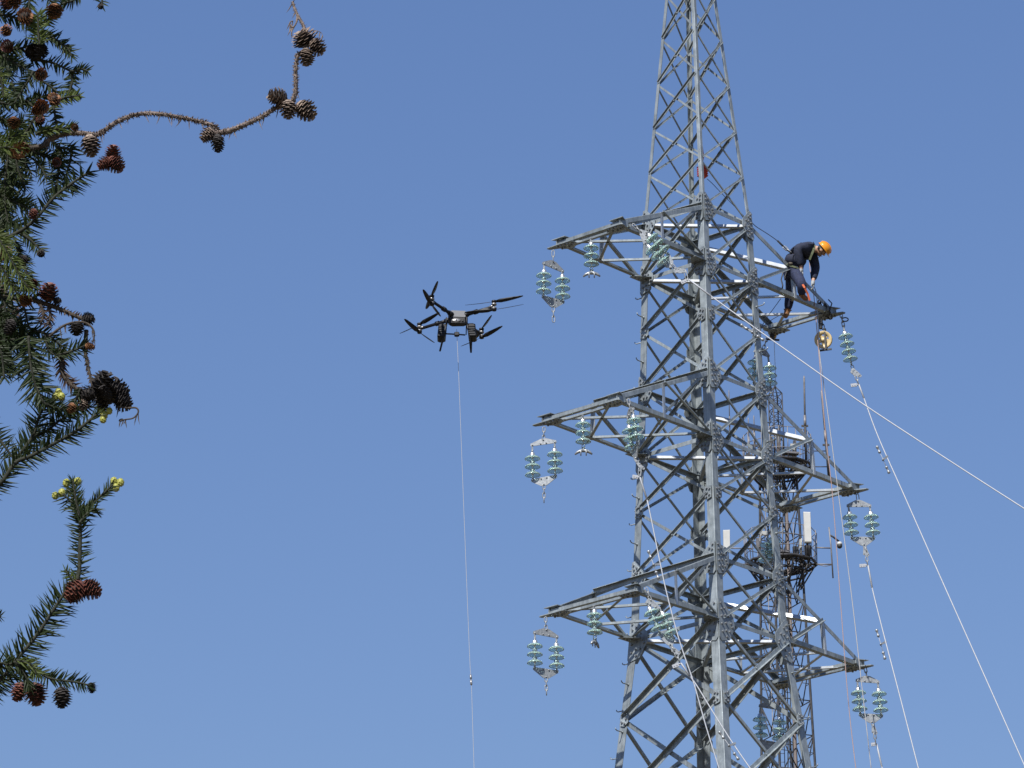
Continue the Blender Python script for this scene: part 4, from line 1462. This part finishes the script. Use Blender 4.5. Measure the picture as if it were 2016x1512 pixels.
def cone(px, py, R=.017, H=.042, kind='cone_r', dirpx=(0, 1), dy=-.01, spiky=.35, parent=None, dep=0.15):
    R *= 1.12
    c = at(px, py, YT + dy)
    ax = (RIGHT * dirpx[0] - UP * dirpx[1] - FWD * dep).normalized()
    u, v = perp(ax)
    mb = MB()
    prof = [(.25, -.5), (.75, -.36), (.93, -.12), (.88, .12), (.62, .34), (.2, .48)]
    mb.lathe([(R * .78 * q, H * h) for q, h in prof], c, ax, 12)
    n = 52
    for k in range(n):
        t = (k + .5) / n
        h = -.46 + .95 * t
        q = .98 * math.sqrt(max(.02, 1 - (h / .53) ** 2)) * (1.05 - .25 * t)
        a = 2.39996 * k + rt.uniform(-.1, .1)
        e = u * math.cos(a) + v * math.sin(a)
        s_ = ax.cross(e)
        p = c + ax * (H * h) + e * (R * .70 * q)
        tip = c + ax * (H * (h + .13)) + e * (R * (q * (1.02 + spiky * rt.uniform(.5, 1.1)) + .03))
        wd = R * (.44 - .14 * t)
        m_ = p.lerp(tip, .55) + ax * (H * .05) + e * R * .04
        lo = p.lerp(tip, .5) - e * R * .08
        mb.add([p - s_ * wd * .6, p + s_ * wd * .6, m_ + s_ * wd, tip, m_ - s_ * wd, lo], [[0, 1, 2, 4], [4, 2, 3], [0, 5, 1], [1, 5, 2], [2, 5, 3], [3, 5, 4], [4, 5, 0]], 1)
    return mb.build("cone", [M['cone_k'], M[kind]], parent or tree)


def buds(pts, dy=-.01):
    for (x, y) in pts:
        c = at(x, y, YT + dy + rt.uniform(-.006, .006))
        mb = MB()
        R = .0070 * rt.uniform(.9, 1.1)
        mb.ball(c, R, 12, 8, 0, V((1, 1, 1.15)))
        for k in range(26):
            t = (k + .5) / 26
            th = math.acos(1 - 1.9 * t)
            a = 2.4 * k
            e = V((math.sin(th) * math.cos(a), math.sin(th) * math.sin(a), math.cos(th)))
            q1, q2 = perp(e)
            p = c + V((e.x, e.y, e.z * 1.15)) * R
            mb.add([p + q1 * R * .22, p + q2 * R * .22, p - q1 * R * .22, p - q2 * R * .22, p + e * R * .16], [[0, 1, 4], [1, 2, 4], [2, 3, 4], [3, 0, 4]])
        mb.build("bud", M['bud'], tree)


# trunk and limbs (mostly beyond the left edge of the picture)
tb = V((-2.55, 9.0, 0))
mb = MB()
tp = [tb + V((.05 * math.sin(z * .8), .05 * math.cos(z * .7), z)) for z in (0, .6, 1.5, 3, 5, 7, 9, 10.5)]
mb.tube(tp, [.26, .20, .18, .16, .13, .10, .06, .02], 12)
mb.build("trunk", M['bark'], tree)


def limb(pix, z0, r=.016, dy=.0):
    pts = [V((-2.5, 9.0, z0))] + [at(x, y, YT + dy) for x, y in pix]
    pts = smooth(pts, 6)
    mb = MB()
    mb.tube(pts, [r * (1.6 - 1.2 * i / len(pts)) for i in range(len(pts))], 8)
    return mb.build("limb", M['bark'], tree)


limb([(-900, 250), (-300, 160), (-80, 110), (0, 100)], 4.0, .018)
limb([(-900, 520), (-300, 380), (-60, 300), (-5, 285)], 3.8, .018)
limb([(-900, 640), (-300, 520), (-60, 500), (0, 520)], 3.7, .016)
limb([(-900, 860), (-300, 720), (-60, 680), (0, 668)], 3.5, .016)
limb([(-900, 1100), (-300, 990), (-60, 965), (2, 950)], 3.3, .013)
limb([(-900, 1480), (-300, 1400), (-60, 1352), (2, 1338)], 2.9, .013)

# lower branch
shoot([(-60, 1370), (0, 1338), (33, 1298), (74, 1248), (118, 1181), (136, 1156)], .047, 1.15, r=.0040, flat=.8, fwd=.38)
shoot([(150, 1148), (156, 1120), (158, 1047), (157, 1010)], .030, 1.0, r=.0045, flat=.85, fwd=.25, dy=-.01)
shoot([(157, 1020), (152, 1000), (138, 985), (122, 972)], .033, .8, flat=.9, fwd=.35, dy=-.02)
shoot([(157, 1018), (150, 985), (146, 962), (143, 946)], .026, 1.7, 'ndl', flat=.35, dy=-.04)
shoot([(157, 1015), (170, 1003), (200, 975), (222, 954)], .024, .9, flat=.8, fwd=.75, dy=-.03)
shoot([(157, 1030), (168, 1015), (180, 1005), (192, 1002)], .026, 1.5, 'ndl', flat=.3, dy=-.05)
shoot([(148, 1146), (138, 1135), (128, 1122)], .018, 1.3, 'ndl_y', dy=-.02)
shoot([(28, 1304), (48, 1310), (75, 1322), (100, 1336), (150, 1343), (178, 1350)], .027, 1.1, flat=.6, fwd=.45, dy=-.02)
shoot([(30, 1302), (42, 1318), (52, 1335), (58, 1352)], .026, 1.6, 'ndl', flat=.3, fwd=.9, dy=-.05)
shoot([(32, 1300), (50, 1304), (62, 1310), (72, 1328)], .028, 1.3, 'ndl_y', flat=.3, fwd=.7, dy=-.06)
shoot([(-40, 1310), (0, 1306), (18, 1308), (30, 1302)], .032, 1.2, flat=.5, dy=-.02)
shoot([(-30, 1350), (0, 1346), (25, 1332), (40, 1320)], .030, 1.0, flat=.5, dy=.03)
shoot([(-30, 1215), (-10, 1212), (2, 1214)], .020, 1.2, dy=0)
buds([(109, 976), (122, 970), (131, 951), (153, 948), (224, 947), (237, 950), (228, 960)])
cone(153, 1163, .020, .046, 'cone_r', (-.6, .5))
cone(176, 1159, .017, .040, 'cone_r', (.8, .35))
cone(139, 1160, .013, .03, 'cone_r', (-.5, .8), .02)
cone(38, 1360, .014, .036, 'cone_r', (-.3, 1))
cone(69, 1364, .020, .042, 'cone_r', (.3, 1))
cone(122, 1371, .016, .038, 'cone_k', (.1, 1))
cone(180, 1353, .008, .019, 'cone_k', (.2, 1))

# middle branch
shoot([(-50, 985), (0, 952), (31, 911), (60, 898), (107, 873), (152, 847), (190, 816)], .036, .95, r=.0042, flat=.85, fwd=.5, dyend=-.05)
shoot([(31, 904), (64, 859), (81, 811), (110, 784)], .040, 1.2, r=.0034, flat=.6, dy=.03)
shoot([(-30, 820), (0, 866), (16, 888), (28, 906)], .034, 1.0, flat=.7, fwd=.1)
shoot([(56, 662), (58, 700), (62, 730), (70, 760), (82, 782)], .048, 1.3, r=.003, flat=.75, fwd=.35, dy=-.03, wd=.0050)
shoot([(80, 782), (90, 795), (105, 800), (125, 806)], .026, 1.6, 'ndl', flat=.3, dy=-.04)
shoot([(100, 795), (130, 810), (160, 806), (178, 800)], .026, 1.2, 'ndl', dy=.02)
shoot([(60, 860), (90, 850), (120, 826), (150, 812)], .028, 1.1, 'ndl', dy=.06)
shoot([(-40, 672), (0, 670), (30, 668), (56, 660)], .045, 1.5, 'ndl', flat=.5, fwd=.2, dy=.02, wd=.0050)
shoot([(-20, 640), (10, 655), (40, 672), (70, 690)], .042, 1.3, 'ndl', dy=.05)
shoot([(-20, 655), (0, 690), (6, 720), (8, 745)], .036, 1.2, 'ndl', flat=.7, fwd=.3)
shoot([(60, 650), (85, 655), (105, 668), (128, 686)], .030, 1.2, 'ndl', dy=.02)
shoot([(112, 700), (130, 695), (150, 688), (168, 680)], .030, 1.0, 'ndl', flat=.7, fwd=.6, dy=-.01)
shoot([(118, 688), (121, 712), (124, 738), (140, 757), (158, 772), (168, 792)], .024, 1.5, 'ndl_d', r=.0055, flat=.4, fwd=.6)
shoot([(170, 650), (168, 690), (172, 715), (183, 765)], .009, 1.0, 'ndl_d', r=.0042, flat=.4, fwd=.6)
shoot([(158, 765), (150, 785), (142, 800)], .022, 1.2, 'ndl', dy=-.02)
shoot([(88, 660), (96, 690), (112, 700)], .026, 1.2, 'ndl', dy=-.02)
cone(203, 756, .021, .044, 'cone_k', (.3, -1))
cone(200, 790, .015, .034, 'cone_k', (.1, 1))
cone(228, 768, .019, .045, 'cone_k', (.8, .3))
cone(240, 790, .016, .036, 'cone_k', (.9, .6))
cone(175, 776, .016, .038, 'cone_k', (-.8, .3))
cone(208, 775, .016, .036, 'cone_k', (.2, .3), -.03)
cone(164, 795, .009, .022, 'cone_d', (0, 1))
cone(141, 802, .009, .02, 'cone_o', (-.2, 1), -.03)
cone(176, 682, .0075, .018, 'cone_o', (1, .2), -.02)
buds([(110, 780), (121, 781), (115, 772), (197, 808), (205, 817), (203, 826), (215, 809)])


def bare(pix, r, name="bare_twig", m='bark_d', n_=5):
    pts = smooth([at(x, y, YT - .02) for x, y in pix], 6)
    mb = MB()
    mb.tube(pts, [r * (1.25 - .5 * i / len(pts)) for i in range(len(pts))], 7)
    # short stubs of fallen needles
    for i in range(len(pts) - 1):
        d = (pts[i + 1] - pts[i])
        for k in range(n_):
            p = pts[i] + d * rt.random()
            e = V((rt.gauss(0, 1), rt.gauss(0, 1), rt.gauss(-.3, 1)))
            e = (e - d.normalized() * e.dot(d.normalized())).normalized()
            mb.tube([p + e * r * .6, p + e * (r + .0030 * rt.uniform(.6, 1.6)) + d.normalized() * .002], [r * .30, r * .05], 4)
        if rt.random() < .22:
            p = pts[i]
            needle(mb, p, V((rt.uniform(-.5, .3), 0, -1)).normalized(), V((1, .3, 0)), rt.uniform(.012, .028), .0026, rt.uniform(-.2, .2), 0)
    return mb.build(name, M[m], tree)


bare([(232, 800), (250, 803), (268, 803), (272, 812), (262, 823), (246, 826), (236, 829)], .0017, m='bark', n_=0)
bare([(226, 742), (234, 747), (236, 760)], .0014, m='bark', n_=0)
cone(239, 827, .003, .009, 'cone_k', (-1, .3))
# dead twig with arcs
shoot([(60, 588), (71, 592), (114, 607), (155, 625), (172, 632)], .012, 1.1, 'ndl_d', r=.0048, flat=.4, fwd=.3)
bare([(95, 664), (112, 650), (130, 639), (152, 634), (172, 637), (184, 650), (185, 664), (182, 674)], .0022, m='bark', n_=1)
cone(96, 577, .017, .036, 'cone_r', (.1, -1))
cone(112, 593, .007, .015, 'cone_k', (1, -.2))
cone(172, 629, .012, .024, 'cone_k', (1, -.2))
cone(151, 645, .014, .026, 'cone_k', (0, 1))
shoot([(66, 582), (80, 580), (92, 574)], .026, .8, 'ndl', flat=.8, fwd=.2)
shoot([(95, 605), (100, 622), (94, 640)], .018, 1.0, 'ndl_d')
shoot([(80, 600), (86, 620), (80, 636)], .018, 1.0, 'ndl_d')

# upper mass
S = shoot
S([(178, 338), (150, 355), (107, 388), (71, 430), (36, 457), (-10, 476)][::-1], .036, .85, 'ndl', r=.0036, flat=.85, fwd=.35)
S([(46, 462), (62, 474), (82, 494)], .024, 1.2, 'ndl', flat=.7)
S([(-10, 460), (10, 490), (36, 537), (57, 569)], .030, 1.7, 'ndl_y', flat=.3, fwd=.7, dy=-.08)
S([(-20, 500), (5, 530), (22, 560), (35, 580)], .032, 1.6, 'ndl_y', flat=.3, fwd=.7, dy=-.06)
S([(-20, 455), (5, 470), (20, 486)], .026, 1.3, 'ndl_y', dy=-.05)
S([(40, 500), (50, 530), (62, 555), (74, 570)], .028, 1.2, 'ndl', dy=.02)
S([(30, 475), (38, 500), (45, 515)], .026, 1.3, 'ndl', dy=.02)
S([(20, 585), (40, 590), (58, 592)], .030, 1.2, 'ndl', dy=.02)
S([(42, 590), (50, 615), (56, 645)], .038, .9, 'ndl', flat=.95, fwd=.1, dy=.01)
S([(-20, 560), (6, 590), (12, 620), (20, 640)], .036, 1.5, 'ndl', dy=.05)
S([(-20, 540), (8, 570), (18, 600), (28, 625)], .032, 1.3, 'ndl_d', dy=.10)
S([(-20, 610), (0, 622), (20, 640), (30, 660)], .034, 1.3, 'ndl', dy=.05)
S([(-30, 382), (0, 385), (30, 398), (62, 414)], .032, 1.5, 'ndl', dy=.03)
S([(14, 318), (10, 360), (10, 400), (16, 440)], .030, 1.5, 'ndl', dy=.03)
S([(-8, 330), (-6, 380), (-2, 430), (4, 470)], .034, 1.6, 'ndl', dy=.06)
S([(30, 310), (36, 335), (42, 350), (50, 372)], .030, 1.3, 'ndl', dy=.03)
S([(40, 312), (55, 330), (62, 342)], .028, 1.2, 'ndl', dy=.05)
S([(70, 318), (84, 335), (92, 352)], .028, 1.2, 'ndl', dy=.0)
S([(118, 300), (116, 330), (112, 360), (103, 388)], .030, 1.2, 'ndl', flat=.8, dy=.02)
S([(126, 350), (136, 368), (146, 378)], .018, 1.2, 'ndl', dy=.02)
S([(142, 286), (140, 305), (137, 322), (130, 345)], .036, .9, 'ndl', flat=.95, fwd=.1, dy=.01)
S([(112, 290), (128, 292), (142, 296)], .030, .9, 'ndl', dy=.0)
S([(-30, 298), (0, 291), (25, 290), (46, 288)], .026, 1.7, 'ndl_y', flat=.3, dy=-.07)
S([(-20, 275), (5, 276), (24, 270), (40, 262)], .026, 1.5, 'ndl_y', flat=.3, dy=-.05)
S([(70, 265), (84, 258), (119, 253), (146, 250)], .022, 1.6, 'ndl_y', flat=.4, fwd=.7, dy=-.04)
S([(76, 216), (62, 243), (48, 265), (40, 285)], .028, 1.4, 'ndl', dy=-.02)
S([(104, 205), (107, 218), (110, 240), (114, 258)], .024, 1.0, 'ndl', flat=.9, fwd=.3)
S([(98, 205), (114, 197), (134, 191), (157, 188)], .022, 1.1, 'ndl_y', flat=.8, fwd=.45, dy=-.03)
S([(141, 140), (142, 160), (138, 178), (135, 190)], .024, 1.2, 'ndl', flat=.9, fwd=.3)
S([(138, 140), (150, 139), (162, 136), (173, 141)], .020, 1.1, 'ndl', flat=.8, fwd=.5, dy=-.01)
S([(60, 118), (88, 120), (110, 126), (138, 140)], .026, .9, 'ndl', flat=.8, fwd=.3)
S([(66, 140), (56, 158), (45, 175), (28, 204)], .026, 1.5, 'ndl', flat=.5, dy=-.03)
S([(62, 140), (72, 152), (95, 167), (114, 182)], .024, 1.0, 'ndl', flat=.8)
S([(-20, 98), (0, 107), (30, 125), (64, 143)], .026, 1.2, 'ndl', flat=.7)
S([(78, 88), (76, 66), (75, 44), (74, 26)], .032, 2.0, 'ndl_y', flat=.6, fwd=.3, dy=-.05)
S([(78, 64), (92, 70), (107, 76), (131, 93), (142, 112)], .024, 1.3, 'ndl', flat=.6, dy=-.03)
S([(78, 50), (92, 40), (104, 30)], .026, 1.4, 'ndl_y', dy=-.04)
S([(-20, 24), (10, 30), (38, 38), (60, 52)], .028, 1.3, 'ndl')
S([(-20, 92), (20, 96), (45, 94), (66, 86)], .028, 1.5, 'ndl')
S([(58, -30), (58, 0), (55, 22), (50, 40)], .026, 1.3, 'ndl')
S([(100, 20), (122, 8), (145, 0), (160, -14)][::-1], .022, 1.2, 'ndl')
S([(185, -40), (196, -18), (201, 0), (200, 12)], .022, .8, 'ndl', flat=.8, fwd=.2)
S([(80, -30), (95, -5), (105, 8)], .024, 1.3, 'ndl')
S([(-30, 200), (0, 202), (22, 206), (36, 200)], .028, 1.5, 'ndl', dy=-.01)
S([(-10, 130), (2, 160), (6, 185), (8, 205)], .026, 1.4, 'ndl_y', dy=.0, flat=.7)
S([(34, 210), (60, 200), (78, 192), (96, 186)], .024, 1.2, 'ndl', dy=.02)
S([(18, 270), (22, 250), (26, 236)], .022, 1.2, 'ndl')
S([(-20, 230), (10, 235), (30, 245), (50, 240)], .028, 1.4, 'ndl', dy=.03)
S([(50, 196), (60, 205), (74, 220), (84, 230)], .024, 1.2, 'ndl', dy=-.02)
S([(80, 248), (95, 270), (112, 285), (120, 300)], .028, 1.1, 'ndl', dy=.03)
S([(50, 285), (70, 300), (90, 308), (112, 315)], .028, 1.2, 'ndl', dy=.03)
S([(0, 305), (30, 312), (60, 306), (85, 300)], .030, 1.4, 'ndl', dy=.05)
# fuller growth along the very edge
fill = MB()
for k in range(30):
    x = rt.uniform(-22, 26)
    y = rt.choice((rt.uniform(0, 340), rt.uniform(330, 470), rt.uniform(600, 700)))
    a = rt.uniform(-.6, 1.6)
    l_ = rt.uniform(35, 60)
    S([(x, y), (x + l_ * .5 * math.cos(a), y + l_ * .5 * math.sin(a) + rt.uniform(-5, 5)), (x + l_ * .9 * math.cos(a + .2), y + l_ * math.sin(a + .2))], .028, 1.3, 'ndl', dy=rt.uniform(.03, .22), into=fill)
fill.build("inner_needles", [M['bark_g'], M['ndl']], tree, "stuff")
# pollen cones and seed cones in the upper mass
for x, y, R, H, kd in ((48, 33, .013, .028, 'cone_o'), (107, 20, .013, .028, 'cone_o'), (13, 61, .010, .022, 'cone_o'), (15, 90, .011, .024, 'cone_r'), (14, 6, .013, .028, 'cone_r'), (27, 2, .012, .026, 'cone_o'), (80, 146, .010, .022, 'cone_o'), (80, 210, .012, .026, 'cone_o'), (72, 216, .009, .018, 'cone_o'), (106, 196, .010, .021, 'cone_o'), (27, 240, .010, .022, 'cone_o'), (36, 296, .012, .024, 'cone_o'), (46, 290, .011, .022, 'cone_o'), (28, 300, .010, .02, 'cone_r'), (111, 319, .008, .016, 'cone_r'), (133, 95, .008, .018, 'cone_r'), (148, 250, .006, .014, 'cone_o'), (79, 238, .008, .018, 'cone_r'), (156, 191, .005, .011, 'cone_k'), (12, 501, .011, .022, 'cone_o'), (50, 591, .010, .02, 'cone_o'), (66, 420, .009, .02, 'cone_r'), (65, 558, .008, .02, 'cone_r'), (81, 500, .007, .014, 'cone_k'), (46, 512, .010, .02, 'cone_k'), (198, 13, .005, .012, 'cone_k'), (20, 642, .012, .03, 'cone_k'), (60, 102, .011, .024, 'cone_k'), (78, 98, .015, .034, 'cone_k')):
    cone(x, y, R, H, kd, (rt.uniform(-.4, .4), rt.uniform(-.6, 1)), -.06 if kd == 'cone_o' else -.02, .6 if kd == 'cone_o' else .35)
# long dead branch with grey cones
bare([(88, 285), (100, 273), (125, 264), (160, 262), (190, 265), (205, 257), (230, 240), (262, 227), (300, 223), (345, 229), (385, 237), (415, 245), (430, 255)], .0044, "dead_branch", n_=12)
bare([(424, 262), (450, 258), (480, 246), (515, 230), (548, 210), (572, 202)], .0046, "dead_branch", n_=14)
bare([(576, 200), (582, 180), (582, 150), (583, 125), (588, 104)], .0040, "dead_branch", n_=10)
bare([(602, 64), (596, 48), (586, 30), (579, 14), (576, 3)], .0030, "dead_branch", n_=2)
bare([(585, 30), (585, 40), (579, 52), (573, 52), (571, 44), (577, 41)], .0016, "dead_branch", n_=0)
bare([(600, 66), (618, 60), (632, 64), (636, 74)], .0006, "dead_branch", n_=0)
bare([(96, 282), (80, 288), (50, 292), (10, 288), (-20, 286)], .0046, "dead_branch", m='bark', n_=4)
cone(178, 284, .017, .042, 'cone_d', (.15, 1), -.03)
cone(410, 264, .013, .032, 'cone_d', (-.7, .7), -.03)
cone(429, 280, .012, .034, 'cone_k', (.05, 1), -.03)
cone(422, 262, .012, .028, 'cone_k', (.2, 1), -.01)
cone(548, 192, .017, .038, 'cone_d', (-.8, -.3), -.03)
cone(568, 213, .015, .036, 'cone_d', (.0, 1), -.05)
cone(600, 216, .018, .042, 'cone_d', (.7, .6), -.03)
cone(599, 77, .019, .034, 'cone_d', (-.3, -.5), -.02, .7)
cone(622, 91, .014, .034, 'cone_d', (.7, .7), -.03, .6)
cone(603, 110, .014, .034, 'cone_d', (.1, 1), -.03, .5)
cone(222, 303, .014, .032, 'cone_r', (.1, -1), -.01)
cone(208, 321, .013, .03, 'cone_r', (-.9, .5), -.02)
cone(226, 322, .015, .034, 'cone_r', (.7, .6), -.02)
